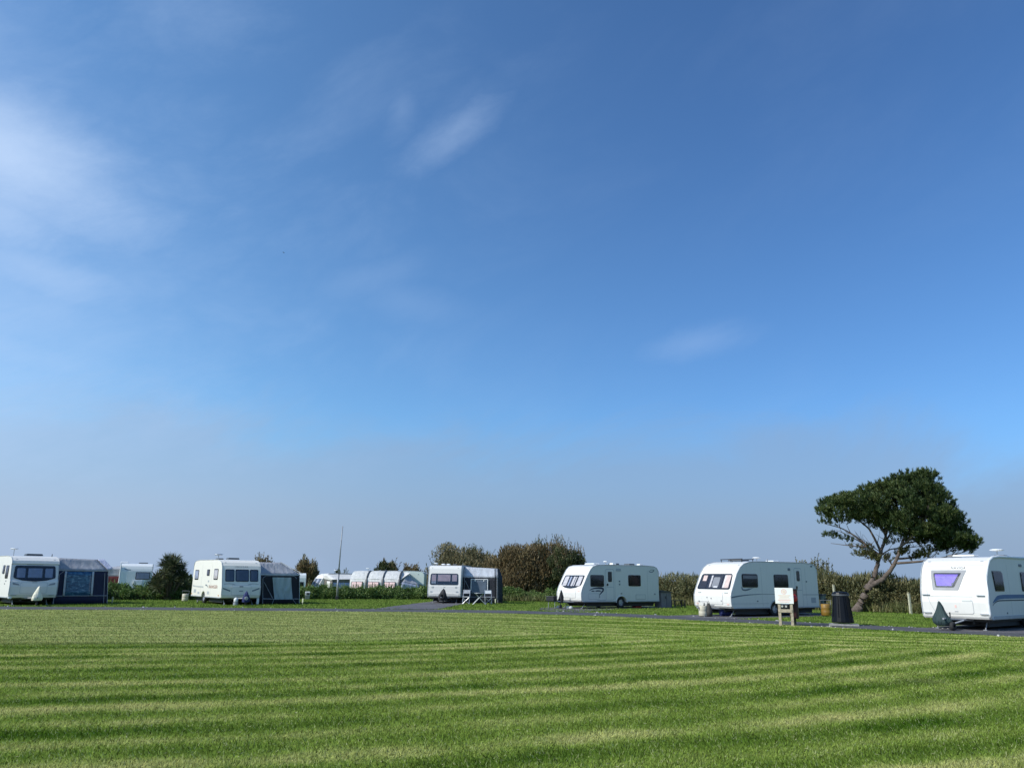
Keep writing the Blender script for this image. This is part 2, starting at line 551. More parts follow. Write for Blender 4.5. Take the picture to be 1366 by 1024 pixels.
class MB:
    def __init__(s):
        s.v, s.f = [], []

    def add(s, vs, fs):
        k = len(s.v)
        s.v += [tuple(p) for p in vs]
        s.f += [tuple(i + k for i in q) for q in fs]
        return s

    def box(s, c, d, rz=0, taper=1.0, rx=0):
        vs = []
        for z in (-.5, .5):
            k = 1 if z < 0 else taper
            for x, y in ((-.5, -.5), (.5, -.5), (.5, .5), (-.5, .5)):
                vs.append(Matrix.Rotation(rz, 3, 'Z') @ Matrix.Rotation(rx, 3, 'X') @ Vector((x * d[0] * k, y * d[1] * k, z * d[2])) + Vector(c))
        return s.add(vs, [(0, 3, 2, 1), (4, 5, 6, 7), (0, 1, 5, 4), (1, 2, 6, 5), (2, 3, 7, 6), (3, 0, 4, 7)])

    def tube(s, pts, r, n=8, cap=True):
        pts = [Vector(p) for p in pts]
        rs = r if isinstance(r, (list, tuple)) else [r] * len(pts)
        rings = []
        for i, p in enumerate(pts):
            a = pts[max(i - 1, 0)]
            b = pts[min(i + 1, len(pts) - 1)]
            d = (b - a).normalized()
            up = Vector((0, 0, 1)) if abs(d.z) < .95 else Vector((1, 0, 0))
            e1 = d.cross(up).normalized()
            e2 = d.cross(e1)
            rings.append([p + (e1 * math.cos(2 * math.pi * k / n) + e2 * math.sin(2 * math.pi * k / n)) * rs[i] for k in range(n)])
        vs = [q for g in rings for q in g]
        fs = [(i * n + k, i * n + (k + 1) % n, (i + 1) * n + (k + 1) % n, (i + 1) * n + k) for i in range(len(pts) - 1) for k in range(n)]
        if cap:
            fs += [tuple(range(n))[::-1], tuple((len(pts) - 1) * n + k for k in range(n))]
        return s.add(vs, fs)

    def lathe(s, prof, c=(0, 0, 0), axis='Z', n=24):
        vs = []
        for (r, h) in prof:
            for k in range(n):
                a = 2 * math.pi * k / n
                if axis == 'Z':
                    p = (c[0] + r * math.cos(a), c[1] + r * math.sin(a), c[2] + h)
                elif axis == 'X':
                    p = (c[0] + h, c[1] + r * math.cos(a), c[2] + r * math.sin(a))
                else:
                    p = (c[0] + r * math.cos(a), c[1] + h, c[2] + r * math.sin(a))
                vs.append(p)
        m = len(prof)
        fs = [(i * n + k, i * n + (k + 1) % n, (i + 1) * n + (k + 1) % n, (i + 1) * n + k) for i in range(m - 1) for k in range(n)]
        return s.add(vs, fs)

    def prism(s, prof, x0, x1):
        """closed (y,z) outline pushed along x"""
        n = len(prof)
        vs = [(x0, y, z) for y, z in prof] + [(x1, y, z) for y, z in prof]
        fs = [tuple(range(n)), tuple(range(2 * n - 1, n - 1, -1))]
        fs += [(i, i + n, (i + 1) % n + n, (i + 1) % n) for i in range(n)]
        return s.add(vs, fs)

    def build(s, name, mat, parent=None, smooth=False, bevel=0.0, seg=2):
        me = bpy.data.meshes.new(name)
        me.from_pydata(s.v, [], s.f)
        me.materials.append(mat)
        import bmesh
        bm = bmesh.new()
        bm.from_mesh(me)
        bmesh.ops.recalc_face_normals(bm, faces=bm.faces)
        bm.to_mesh(me)
        bm.free()
        me.update()
        if smooth:
            for p in me.polygons:
                p.use_smooth = True
        o = bpy.data.objects.new(name, me)
        if bevel:
            bv = o.modifiers.new('bevel', 'BEVEL')
            bv.width = bevel
            bv.segments = seg
            bv.limit_method = 'ANGLE'
            bv.angle_limit = R(35)
            bv.harden_normals = smooth
        return link(o, parent)


def rpoly(pts, r, n=4):
    """round the corners of a convex outline"""
    out = []
    m = len(pts)
    for i in range(m):
        p = Vector(pts[i])
        a = Vector(pts[i - 1]) - p
        b = Vector(pts[(i + 1) % m]) - p
        rr = min(r, a.length * .45, b.length * .45)
        p0 = p + a.normalized() * rr
        p1 = p + b.normalized() * rr
        for k in range(n + 1):
            t = k / n
            out.append(tuple((1 - t) ** 2 * p0 + 2 * t * (1 - t) * p + t * t * p1))
    return out


def rrect(x0, x1, z0, z1, r=0.06):
    return rpoly([(x0, z0), (x1, z0), (x1, z1), (x0, z1)], r)


def conform(name, outline, surf, off, mat, parent, nz=10, back=0.0, label=None):
    """a thin shaped plate lying on a curved wall; outline in wall coordinates (s, t)"""
    ts = [p[1] for p in outline]
    t0, t1 = min(ts), max(ts)
    levels = sorted(set([round(t, 5) for t in ts] + [t0 + (t1 - t0) * k / nz for k in range(nz + 1)]))
    rows = []
    n = len(outline)
    for t in levels:
        tt = min(max(t, t0 + 1e-5), t1 - 1e-5)
        xs = []
        for i in range(n):
            a, b = outline[i], outline[(i + 1) % n]
            if (a[1] - tt) * (b[1] - tt) <= 0 and abs(a[1] - b[1]) > 1e-9:
                k = (tt - a[1]) / (b[1] - a[1])
                xs.append(a[0] + (b[0] - a[0]) * k)
        if xs:
            rows.append((t, min(xs), max(xs)))
    mb = MB()
    NX = 4
    vs, fs = [], []
    for (t, a, b) in rows:
        for k in range(NX + 1):
            vs.append(surf(a + (b - a) * k / NX, t, off))
    for i in range(len(rows) - 1):
        for k in range(NX):
            q = i * (NX + 1) + k
            fs.append((q, q + 1, q + NX + 2, q + NX + 1))
    # skirt back to the wall
    m = len(vs)
    ring = [k for k in range(NX + 1)] + [i * (NX + 1) + NX for i in range(1, len(rows))] + \
           [(len(rows) - 1) * (NX + 1) + k for k in range(NX - 1, -1, -1)] + [i * (NX + 1) for i in range(len(rows) - 2, 0, -1)]
    prm = []
    for i in ring:
        t, a, b = rows[i // (NX + 1)]
        k = i % (NX + 1)
        prm.append(surf(a + (b - a) * k / NX, t, back))
    vs += prm
    for j in range(len(ring)):
        j2 = (j + 1) % len(ring)
        fs.append((ring[j], m + j, m + j2, ring[j2]))
    mb.add(vs, fs)
    o = mb.build(name, mat, parent, smooth=False)
    if label:
        o['label'] = label
    return o


def letters(text, size, mat, name, parent, fn, spacing=1.0, extr=0.004):
    """flat lettering built as a mesh; fn maps text plane (u, v) to 3D"""
    cu = bpy.data.curves.new(name, 'FONT')
    cu.body = text
    cu.size = size
    cu.space_character = spacing
    cu.align_x = 'CENTER'
    cu.align_y = 'CENTER'
    cu.extrude = 0.0
    tmp = bpy.data.objects.new(name, cu)
    me = bpy.data.meshes.new_from_object(tmp)
    bpy.data.objects.remove(tmp)
    for v in me.vertices:
        v.co = Vector(fn(v.co.x, v.co.y))
    me.materials.clear()
    me.materials.append(mat)
    me.update()
    return link(bpy.data.objects.new(name, me), parent)


def leaf_cloud(name, P, axis, ln, wd, mat, parent, side=None, tri=False):
    """many separate leaf-sized faces in one mesh"""
    N = len(P)
    axis = axis / (np.linalg.norm(axis, axis=1, keepdims=True) + 1e-9)
    if side is None:
        side = rng.normal(size=(N, 3))
    side = side - axis * np.sum(side * axis, axis=1, keepdims=True)
    side /= (np.linalg.norm(side, axis=1, keepdims=True) + 1e-9)
    ln = np.broadcast_to(ln, (N,))[:, None]
    wd = np.broadcast_to(wd, (N,))[:, None]
    if tri:
        V = np.stack([P - side * wd / 2, P + side * wd / 2, P + axis * ln], 1)
        k = 3
    else:
        V = np.stack([P, P + side * wd / 2 + axis * ln * .45, P + axis * ln, P - side * wd / 2 + axis * ln * .45], 1)
        k = 4
    me = bpy.data.meshes.new(name)
    me.vertices.add(N * k)
    me.vertices.foreach_set('co', V.reshape(-1).astype(np.float32))
    me.loops.add(N * k)
    me.loops.foreach_set('vertex_index', np.arange(N * k, dtype=np.int32))
    me.polygons.add(N)
    me.polygons.foreach_set('loop_start', np.arange(0, N * k, k, dtype=np.int32))
    me.polygons.foreach_set('loop_total', np.full(N, k, dtype=np.int32))
    at = me.attributes.new('rnd', 'FLOAT', 'POINT')
    r = np.repeat(rng.random(N), k)
    at.data.foreach_set('value', r.astype(np.float32))
    me.materials.append(mat)
    me.update(calc_edges=True)
    return link(bpy.data.objects.new(name, me), parent)


# ------------------------------------------------------------------ ground
def wobble_line(pts, step=0.7, amp=0.10, seed=1):
    r = np.random.default_rng(seed)
    out = []
    for (a, b) in zip(pts[:-1], pts[1:]):
        d = math.hypot(b[0] - a[0], b[1] - a[1])
        n = max(1, int(d / step))
        for k in range(n):
            t = k / n
            out.append((a[0] + (b[0] - a[0]) * t + r.normal() * amp, a[1] + (b[1] - a[1]) * t + r.normal() * amp))
    out.append(pts[-1])
    return out


def gz(x, y):
    return -0.02 * max(0.0, min(y, 120) - 66)


def sheet(name, outline, z, mat):
    me = bpy.data.meshes.new(name)
    me.from_pydata([(x, y, z) for x, y in outline], [], [tuple(range(len(outline)))])
    me.materials.append(mat)
    o = link(bpy.data.objects.new(name, me))
    o['kind'] = 'structure'
    if me.polygons[0].normal.z < 0:
        me.flip_normals()
    return o


m_verge = verge_material('verge_grass', False)
m_vergeb = verge_material('verge_blades', True)
m_lawn = lawn_material('mown_lawn', False)
m_blade = lawn_material('lawn_blades', True)
m_road = asphalt_material('old_asphalt', (0.046, 0.045, 0.049), (0.085, 0.082, 0.086))
m_gravel = asphalt_material('stone_chippings', (0.070, 0.065, 0.070), (0.125, 0.116, 0.122), .2)

# the ground: one sheet out to the horizon, falling a little beyond the hedge
ys = [-60, -20, 0, 20, 40, 60, 66, 72, 80, 90, 100, 120, 200, 500, 1500, 4000]
xs = [-4000, -1200, -400, -150, -80, -40, 0, 40, 80, 150, 400, 1200, 4000]
mb = MB()
mb.add([(x, y, gz(x, y)) for y in ys for x in xs],
       [(j * len(xs) + i, j * len(xs) + i + 1, (j + 1) * len(xs) + i + 1, (j + 1) * len(xs) + i) for j in range(len(ys) - 1) for i in range(len(xs) - 1)])
g = mb.build('ground', m_verge, smooth=True)
g['kind'] = 'structure'

near_edge = [(-60, 31.5), (-40, 34.5), (-23.5, 36.9), (-17.2, 37.9), (-10.0, 38.6), (-4.4, 38.9), (0.1, 38.5), (4.2, 36.9), (7.0, 34.4), (9.6, 31.9), (11.6, 29.8), (13.2, 27.8), (16.0, 25.1), (22, 18.5), (32, 8)]
far_edge = [(-60, 34.6), (-40, 37.8), (-25.7, 40.2), (-19.1, 41.2), (-11.0, 42.1), (-4.9, 42.4), (0.1, 42.2), (3.4, 41.0), (5.6, 39.6), (8.2, 37.2), (10.6, 34.7), (12.6, 32.4), (14.3, 30.6), (17.4, 28.2), (20, 25.5), (25, 20.6), (35, 10)]
ne = wobble_line(near_edge, 0.6, 0.07, 3)
fe = wobble_line(far_edge, 0.6, 0.09, 4)
sheet('road', ne + fe[::-1], 0.008, m_road)
sheet('lawn', [(-60, -30)] + [(p[0], p[1] + .12) for p in ne] + [(32, -30)], 0.004, m_lawn)


def pitch(pts, seed):
    loop = wobble_line(pts + [pts[0]], 0.5, 0.06, seed)[:-1]
    o = sheet('gravel_pitch', loop, 0.012, m_gravel)
    return o


def loc2w(pose, x, y):
    t = R(pose[2])
    return (pose[0] + x * math.cos(t) - y * math.sin(t), pose[1] + x * math.sin(t) + y * math.cos(t))


POSE = {'A': (-25.38, 42.48, 43), 'B': (-15.6, 46.3, 36), 'C': (-4.45, 53.9, -5), 'D': (3.46, 46.62, -55), 'E': (9.6, 37.82, -55), 'F': (16.02, 28.75, -50)}
pitch([loc2w(POSE['C'], -1.8, -11.4), loc2w(POSE['C'], 1.6, -11.0), loc2w(POSE['C'], 1.45, 7), loc2w(POSE['C'], -1.45, 7)], 11)
pitch([loc2w(POSE['D'], -1.2, -1.2), loc2w(POSE['D'], -1.4, 7.6), loc2w(POSE['D'], 1.5, 7.6), loc2w(POSE['D'], 1.5, 2.6), loc2w(POSE['D'], 3.0, .3), loc2w(POSE['D'], 4.4, -3.2), loc2w(POSE['D'], 1.6, -3.4)], 12)
pitch([loc2w(POSE['E'], -1.3, -2.0), loc2w(POSE['E'], -1.4, 8.5), loc2w(POSE['E'], 2.1, 8.5), loc2w(POSE['E'], 2.0, 0.5), loc2w(POSE['E'], 2.4, -2.2)], 13)
pitch([loc2w(POSE['F'], -1.2, -1.5), loc2w(POSE['F'], -1.3, 9), loc2w(POSE['F'], 2.6, 9), loc2w(POSE['F'], 2.4, -.5)], 14)


def edge_y(edge, x):
    ex = np.array([p[0] for p in edge])
    ey = np.array([p[1] for p in edge])
    return np.interp(x, ex, ey)


def scatter_blades(name, X, Y, h, wd, mat, label, lean=0.60):
    N = len(X)
    ph = lawn_phi(X, Y)
    sgn = np.sign(np.sin(ph * 2 * math.pi / PERIOD))
    P = np.stack([X, Y, np.full(N, 0.002)], 1)
    ax = np.stack([rng.normal(0, lean, N) + sgn * .22, rng.normal(0, lean, N), np.ones(N)], 1)
    hh = h * rng.uniform(.5, 1.3, N)
    a = rng.random(N) * math.pi
    side = np.stack([np.cos(a), np.sin(a), np.zeros(N)], 1)
    o = leaf_cloud(name, P, ax, hh, wd, mat, None, side, tri=True)
    tag(o, label, 'grass', kind='stuff')
    return o


def wedge(n, y0, y1, power=1.0, marg=3.6):
    u = rng.random(n)
    Y = y0 + (y1 - y0) * u ** power
    X = (rng.random(n) * 2 - 1) * (Y * 0.74 + marg)
    return X, Y


bx, by = [], []
hs, ws = [], []
for (n, y0, y1, h, wd) in ((450000, 5.2, 11.5, .036, .0085), (400000, 11.5, 19.5, .038, .012), (260000, 19.5, 40, .040, .020)):
    X, Y = wedge(n, y0, y1)
    k = Y < edge_y(near_edge, X) + .05 + rng.normal(0, .14, n)
    bx.append(X[k]); by.append(Y[k]); hs.append(np.full(k.sum(), h)); ws.append(np.full(k.sum(), wd))
scatter_blades('lawn_grass', np.concatenate(bx), np.concatenate(by), np.concatenate(hs), np.concatenate(ws), m_blade,
               'short mown grass blades of the striped lawn in front of the road')

# clippings lying on the lawn
n = 9000
X, Y = wedge(n, 5.6, 26)
k = Y < edge_y(near_edge, X) - .3
n = int(k.sum())
P = np.stack([X[k], Y[k], rng.uniform(.015, .035, n)], 1)
ax = np.stack([rng.normal(size=n), rng.normal(size=n), rng.normal(0, .25, n)], 1)
m_clip = leaf_mat('dry_clippings', (0.16, 0.18, 0.06), (0.32, 0.31, 0.15), (0.48, 0.45, 0.26), 2.0)
o = leaf_cloud('grass_clippings', P, ax, rng.uniform(.015, .045, n), .007, m_clip, None)
tag(o, 'pale dry clippings scattered over the mown lawn', 'grass', kind='stuff')

n = 150000
X = rng.uniform(-45, 34, n)
Y = rng.uniform(26, 66, n)
k = (Y > edge_y(far_edge, X) - .05 + rng.normal(0, .16, n)) & (np.abs(X) < Y * .74 + 1)
for key, (x0, x1, y0, y1) in {'A': (-1.0, 1.1, 0, 6.5), 'B': (-1, 1.1, 0, 6.5), 'C': (-1.6, 1.5, -11.3, 7), 'D': (-1.2, 1.5, -1.2, 7.6), 'E': (-1.3, 2.0, -2, 8.4), 'F': (-1.2, 2.4, -1.4, 9)}.items():
    px_, py_, yw = POSE[key]
    t = R(yw)
    lx = (X - px_) * math.cos(t) + (Y - py_) * math.sin(t)
    ly = -(X - px_) * math.sin(t) + (Y - py_) * math.cos(t)
    k &= ~((lx > x0) & (lx < x1) & (ly > y0) & (ly < y1))
scatter_blades('verge_grass', X[k], Y[k], .07, .035, m_vergeb, 'bright green grass on the verge between road and hedge', .3)

# small pale stones along the road edges
mb = MB()
for i in range(240):
    e = near_edge if random.random() < .45 else far_edge
    j = random.randint(2, 12)
    t = random.random()
    x = e[j][0] + (e[j + 1][0] - e[j][0]) * t + random.gauss(0, .22)
    y = e[j][1] + (e[j + 1][1] - e[j][1]) * t + random.gauss(0, .18)
    s = random.uniform(.015, .045) if random.random() < .9 else random.uniform(.05, .09)
    mb.box((x, y, .01 + s * .25), (s, s * random.uniform(.6, 1.4), s * .55), random.random() * 3, .6)
tag(mb.build('edge_stones', M['stone']), 'small pale stones strewn along the edges of the asphalt road', 'stones', kind='stuff')


# ------------------------------------------------------------------ plants
m_bramble = leaf_mat('bramble_leaves', (0.045, 0.085, 0.020), (0.105, 0.175, 0.040), (0.230, 0.285, 0.090), 1.3)
m_dryhedge = leaf_mat('dry_hedge_leaves', (0.057, 0.068, 0.027), (0.132, 0.128, 0.054), (0.240, 0.203, 0.093), 1.0)
m_brown = leaf_mat('russet_leaves', (0.085, 0.062, 0.028), (0.170, 0.120, 0.055), (0.265, 0.205, 0.100), 0.6)
m_khaki = leaf_mat('khaki_leaves', (0.105, 0.093, 0.045), (0.217, 0.180, 0.093), (0.330, 0.270, 0.150), 0.7)
m_olive = leaf_mat('olive_leaves', (0.033, 0.045, 0.018), (0.072, 0.087, 0.033), (0.143, 0.147, 0.060), 0.9)
m_pine = leaf_mat('pine_needles', (0.014, 0.028, 0.007), (0.042, 0.070, 0.018), (0.150, 0.170, 0.050), 0.9, .15)
m_pineold = leaf_mat('yellowing_needles', (0.068, 0.075, 0.027), (0.128, 0.128, 0.045), (0.195, 0.180, 0.068), 1.5, .2)
m_spike = leaf_mat('spiky_leaves', (0.030, 0.042, 0.018), (0.068, 0.083, 0.033), (0.195, 0.165, 0.083), 1.2, .15)
m_longgrass = leaf_mat('long_dry_grass', (0.090, 0.105, 0.033), (0.180, 0.188, 0.068), (0.315, 0.270, 0.128), 0.8, .3)


def unit(n):
    v = rng.normal(size=(n, 3))
    return v / np.linalg.norm(v, axis=1, keepdims=True)


def lump_points(centres, radii, n, squash=0.85, shell=0.55):
    """points spread through a set of lumps, more of them near the skin"""
    wgt = radii ** 2
    idx = rng.choice(len(centres), n, p=wgt / wgt.sum())
    d = unit(n)
    rr = radii[idx] * (shell + (1 - shell) * rng.random(n) ** .5)
    P = centres[idx] + d * rr[:, None] * np.array([1, 1, squash])
    return P, d, idx


def shrub(name, label, cat, base, rx, ry, h, mat, n=9000, leaf=(.16, .07), group=None, nl=46, shoots=0, up=.6, seed=0, dens_h=None, low=.0, mat2=None):
    root = thing(name, label, cat, base, 0, group)
    ang = rng.random(nl) * 2 * math.pi
    el_ = rng.random(nl) ** .8
    r = rng.uniform(.45, .85, nl)
    cen = np.stack([np.cos(ang) * r * rx * np.sqrt(1 - (el_ * .75) ** 2), np.sin(ang) * r * ry * np.sqrt(1 - (el_ * .75) ** 2), low * h + (1 - low) * h * (.12 + .72 * el_)], 1)
    rad = rng.uniform(.13, .27, nl) * min(h, rx * 1.3)
    cen[:, 2] *= 1 - .34 * (r / .85) ** 2 * rng.uniform(.5, 1.2, nl)
    cen[:, 2] = np.minimum(cen[:, 2], h - rad * .6)
    P, d, idx = lump_points(cen, rad, n)
    P[:, 2] = np.maximum(P[:, 2], 0.03)
    ax = d * .6 + np.array([0, 0, up]) + rng.normal(0, .35, (n, 3))
    leaf_cloud('foliage', P, ax, leaf[0] * rng.uniform(.6, 1.3, n), leaf[1], mat, root)
    if shoots:
        Q = cen[rng.choice(nl, shoots)] + rng.normal(0, .25, (shoots, 3)) * np.array([rx * .3, ry * .3, .1])
        mb = MB()
        PP, AA = [], []
        for q in Q:
            hh = h * rng.uniform(.12, .27)
            t = np.array([q[0] * .22 / max(rx, .1) + rng.normal(0, .10), q[1] * .2 / max(ry, .1) + rng.normal(0, .1), 1.0])
            t = t / np.linalg.norm(t)
            e = q + t * hh
            if e[2] > h * 1.12:
                continue
            mb.tube([q, q + t * hh * .5, e], [.018, .012, .006], 3, False)
            for k in range(9):
                PP.append(q + t * hh * (.25 + .75 * k / 9) + rng.normal(0, .03, 3))
                AA.append(t + rng.normal(0, .45, 3))
        mb.build('shoots', M['twig'], root)['kind'] = 'stuff'
        leaf_cloud('shoot_leaves', np.array(PP), np.array(AA), leaf[0] * .8, leaf[1] * .8, mat2 or mat, root)
    mb = MB()
    for k in range(9):
        a = rng.random() * 6.28
        e = np.array([math.cos(a) * rx * .55, math.sin(a) * ry * .55, h * rng.uniform(.5, .8)])
        mb.tube([(e[0] * .15, e[1] * .15, 0), tuple(e * .55 + rng.normal(0, .06, 3)), tuple(e)], [.05, .035, .015], 5)
    mb.build('stem', M['twig'], root)
    return root


def hedge(name, label, path, width, hfun, n, mat, leaf=(.13, .07), grass=0, spray=0, cat='hedge', group=None):
    p0 = path[0]
    root = thing(name, label, cat, (p0[0], p0[1], gz(*p0)), 0, group)
    P0 = np.array(path, float)
    seg = np.linalg.norm(np.diff(P0, axis=0), axis=1)
    cum = np.concatenate([[0], np.cumsum(seg)])
    tot = cum[-1]
    nl = int(tot * 6.5)
    s = rng.random(nl) * tot
    X = np.interp(s, cum, P0[:, 0])
    Y = np.interp(s, cum, P0[:, 1])
    H = np.array([hfun(v / tot) for v in s]) * rng.uniform(.82, 1.1, nl)
    lz = rng.random(nl)
    cen = np.stack([X - p0[0] + rng.normal(0, width * .28, nl), Y - p0[1] + rng.normal(0, width * .28, nl), H * (.08 + .72 * lz)], 1)
    rad = np.minimum(rng.uniform(.18, .36, nl) * width, H * .36)
    cen[:, 2] = np.minimum(cen[:, 2], H - rad * .7)
    Q, d, idx = lump_points(cen, rad, n, .9, .45)
    Q[:, 2] = np.maximum(Q[:, 2], .02)
    nf = int(n * .45)
    s2 = rng.random(nf) * tot
    off = rng.uniform(-.5, .5, nf)
    H2 = np.array([hfun(v / tot) for v in s2]) * (1 - (2 * off) ** 2 * .55) * (.86 + .14 * np.sin(s2 * 2.1) * np.sin(s2 * 5.3 + 1))
    jj = np.clip(np.searchsorted(cum, s2, 'right') - 1, 0, len(seg) - 1)
    tx = np.diff(P0, axis=0)[jj] / seg[jj][:, None]
    Q[:nf, 0] = np.interp(s2, cum, P0[:, 0]) - p0[0] - tx[:, 1] * off * width
    Q[:nf, 1] = np.interp(s2, cum, P0[:, 1]) - p0[1] + tx[:, 0] * off * width
    Q[:nf, 2] = np.maximum(.03, H2 * (1 - rng.random(nf) ** 1.6 * .95))
    ax = d * .7 + np.array([0, 0, .45]) + rng.normal(0, .4, (n, 3))
    leaf_cloud('foliage', Q, ax, leaf[0] * rng.uniform(.6, 1.4, n), leaf[1], mat, root)
    # dense inner growth; the hedge's inner shade is put into its dark colour
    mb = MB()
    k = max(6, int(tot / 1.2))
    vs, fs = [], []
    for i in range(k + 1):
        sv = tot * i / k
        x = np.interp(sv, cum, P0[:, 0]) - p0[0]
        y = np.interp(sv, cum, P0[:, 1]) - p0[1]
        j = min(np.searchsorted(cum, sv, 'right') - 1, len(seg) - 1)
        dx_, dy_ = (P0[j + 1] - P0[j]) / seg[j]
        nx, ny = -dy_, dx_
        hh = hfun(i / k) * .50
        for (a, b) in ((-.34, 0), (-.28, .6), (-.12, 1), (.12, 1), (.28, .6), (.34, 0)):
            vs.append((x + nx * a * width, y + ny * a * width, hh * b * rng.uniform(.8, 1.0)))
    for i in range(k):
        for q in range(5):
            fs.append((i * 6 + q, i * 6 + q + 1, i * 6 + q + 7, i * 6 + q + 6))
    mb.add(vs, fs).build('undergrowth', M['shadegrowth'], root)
    if grass:
        s = rng.random(grass) * tot
        X = np.interp(s, cum, P0[:, 0]) - p0[0]
        Y = np.interp(s, cum, P0[:, 1]) - p0[1]
        G = np.stack([X + rng.normal(0, .25, grass), Y - width * .5 - rng.random(grass) ** 1.5 * .9 + .1, np.zeros(grass)], 1)
        A = np.stack([rng.normal(0, .3, grass), rng.normal(0, .3, grass), np.ones(grass)], 1)
        leaf_cloud('long_grass', G, A, rng.uniform(.25, .75, grass), .035, m_longgrass, root)
    if spray:
        s = rng.random(spray) * tot
        X = np.interp(s, cum, P0[:, 0]) - p0[0] + rng.normal(0, width * .25, spray)
        Y = np.interp(s, cum, P0[:, 1]) - p0[1] + rng.normal(0, width * .25, spray)
        Z = np.array([hfun(v / tot) for v in s]) * rng.uniform(.7, .95, spray)
        A = np.stack([rng.normal(0, .35, spray), rng.normal(0, .3, spray), np.ones(spray)], 1)
        leaf_cloud('sprays', np.stack([X, Y, Z], 1), A, rng.uniform(.18, .50, spray), .045, mat, root)
    return root


hedge('bramble_hedge', 'low green bramble hedge behind the blue awning and below the spiky shrub',
      [(-44, 50.5), (-34, 52.3), (-27, 54.2), (-21.5, 56.3), (-18.5, 58.0)], 1.5, lambda t: 1.02 + .10 * math.sin(t * 23), 66000, m_bramble, spray=500)
hedge('bramble_hedge', 'low green bramble hedge between the flagpole-like mast and the three-bay awning',
      [(-17.8, 60.2), (-15.5, 61.2), (-12, 62.6), (-9, 63.8), (-5.8, 64.8)], 1.6, lambda t: .93 + .08 * math.sin(t * 19 + 1), 56000, m_bramble, spray=500)
hedge('bramble_hedge', 'leafy green brambles at the foot of the russet thicket',
      [(-1.5, 62.0), (2, 61.6), (5, 60.0), (8.4, 57.5)], 1.3, lambda t: .85 + .2 * math.sin(t * 15), 22000, m_bramble, grass=900)
hedge('field_hedge', 'rough brown-green hedge between the two right-hand white caravans with dark sides',
      [(6.5, 60.5), (9.5, 58.6), (12.5, 56.0), (16, 53.0), (18.5, 50.6)], 2.0, lambda t: 1.95 + .12 * math.sin(t * 17), 56000, m_dryhedge, grass=2600, spray=2500)
hedge('field_hedge', 'tall rough hedge around the foot of the leaning pine',
      [(18.0, 50.0), (20.0, 48.5), (22.0, 46.4), (24.2, 44.0)], 1.9, lambda t: 2.2 - .45 * t + .2 * math.sin(t * 14), 52000, m_dryhedge, grass=7000, spray=3500)
hedge('field_hedge', 'dark green low hedge between the pine and the caravan with the purple blind',
      [(22.5, 46.8), (25, 43.5), (27.5, 40.0), (30, 36.5), (34, 31)], 1.9, lambda t: 1.65 + .1 * math.sin(t * 14), 46000, m_olive, grass=9000, spray=1500)
# distant hedge line that closes the view
hedge('distant_hedge', 'far dark hedge line glimpsed beyond the awning roofs',
      [(-130, 118), (-60, 118), (-20, 116), (10, 118), (60, 110), (120, 95)], 3.0, lambda t: 2.75 + .22 * math.sin(t * 60) + .15 * math.sin(t * 151), 60000, m_olive, leaf=(.5, .35))

shrub('thicket', 'wide russet thicket of upright shoots right of the awning with folding chairs', 'bush', (1.0, 65.6, 0), 3.3, 2.6, 4.75, m_brown, 22000, (.26, .075), nl=80, shoots=320, up=1.2)
shrub('thicket', 'tall mixed brown and olive middle of the thicket', 'bush', (3.1, 65.9, 0), 2.4, 2.2, 5.5, m_brown, 14000, (.26, .075), nl=60, shoots=260, up=1.2, mat2=m_olive)
shrub('thicket', 'tallest dark olive end of the thicket beside the caravan with the swoosh', 'bush', (4.6, 64.4, 0), 1.9, 1.9, 5.2, m_olive, 10000, (.24, .085), nl=46, shoots=170, up=1.1, mat2=m_brown)
shrub('thicket', 'pale khaki bush rising behind the small caravan with pink blinds', 'bush', (-5.1, 84.0, gz(0, 84)), 4.6, 2.4, 5.8, m_khaki, 26000, (.32, .09), nl=80, shoots=560, up=1.2, mat2=m_olive)
shrub('thicket', 'low brown shoulder of the thicket behind the grey awning roof', 'bush', (-1.0, 66.8, 0), 1.9, 1.7, 3.7, m_brown, 9000, (.24, .07), nl=40, shoots=160, up=1.1)
shrub('far_bush', 'small brown bush topping the awning roof beside the orange-lettered caravan', 'bush', (-29.8, 95, gz(0, 95)), 1.9, 1.5, 5.0, m_brown, 4500, (.36, .12), nl=28, shoots=110, up=1)
shrub('far_bush', 'rounded brown bush left of the tall mast', 'bush', (-25.9, 100, gz(0, 100)), 2.1, 1.8, 5.3, m_brown, 6500, (.4, .13), nl=34, shoots=140, up=1, mat2=m_khaki)
shrub('far_bush', 'dark bush peeping over the left end of the three-bay awning roof', 'bush', (-14.9, 95, gz(0, 95)), 1.9, 1.5, 4.9, m_olive, 4500, (.4, .13), nl=28, shoots=100, up=1, mat2=m_brown)
shrub('far_bush', 'dull red-brown bush above the right end of the three-bay awning roof', 'bush', (-11.9, 96, gz(0, 96)), 1.5, 1.4, 4.35, m_brown, 3500, (.4, .13), nl=24, shoots=80, up=1)
shrub('far_bush', 'tiny dark bush seen between the canopy and the rounded brown bush', 'bush', (-23.0, 108, gz(0, 108)), 1.1, 1.0, 4.4, m_olive, 1800, (.4, .13), nl=16, shoots=40, up=1)


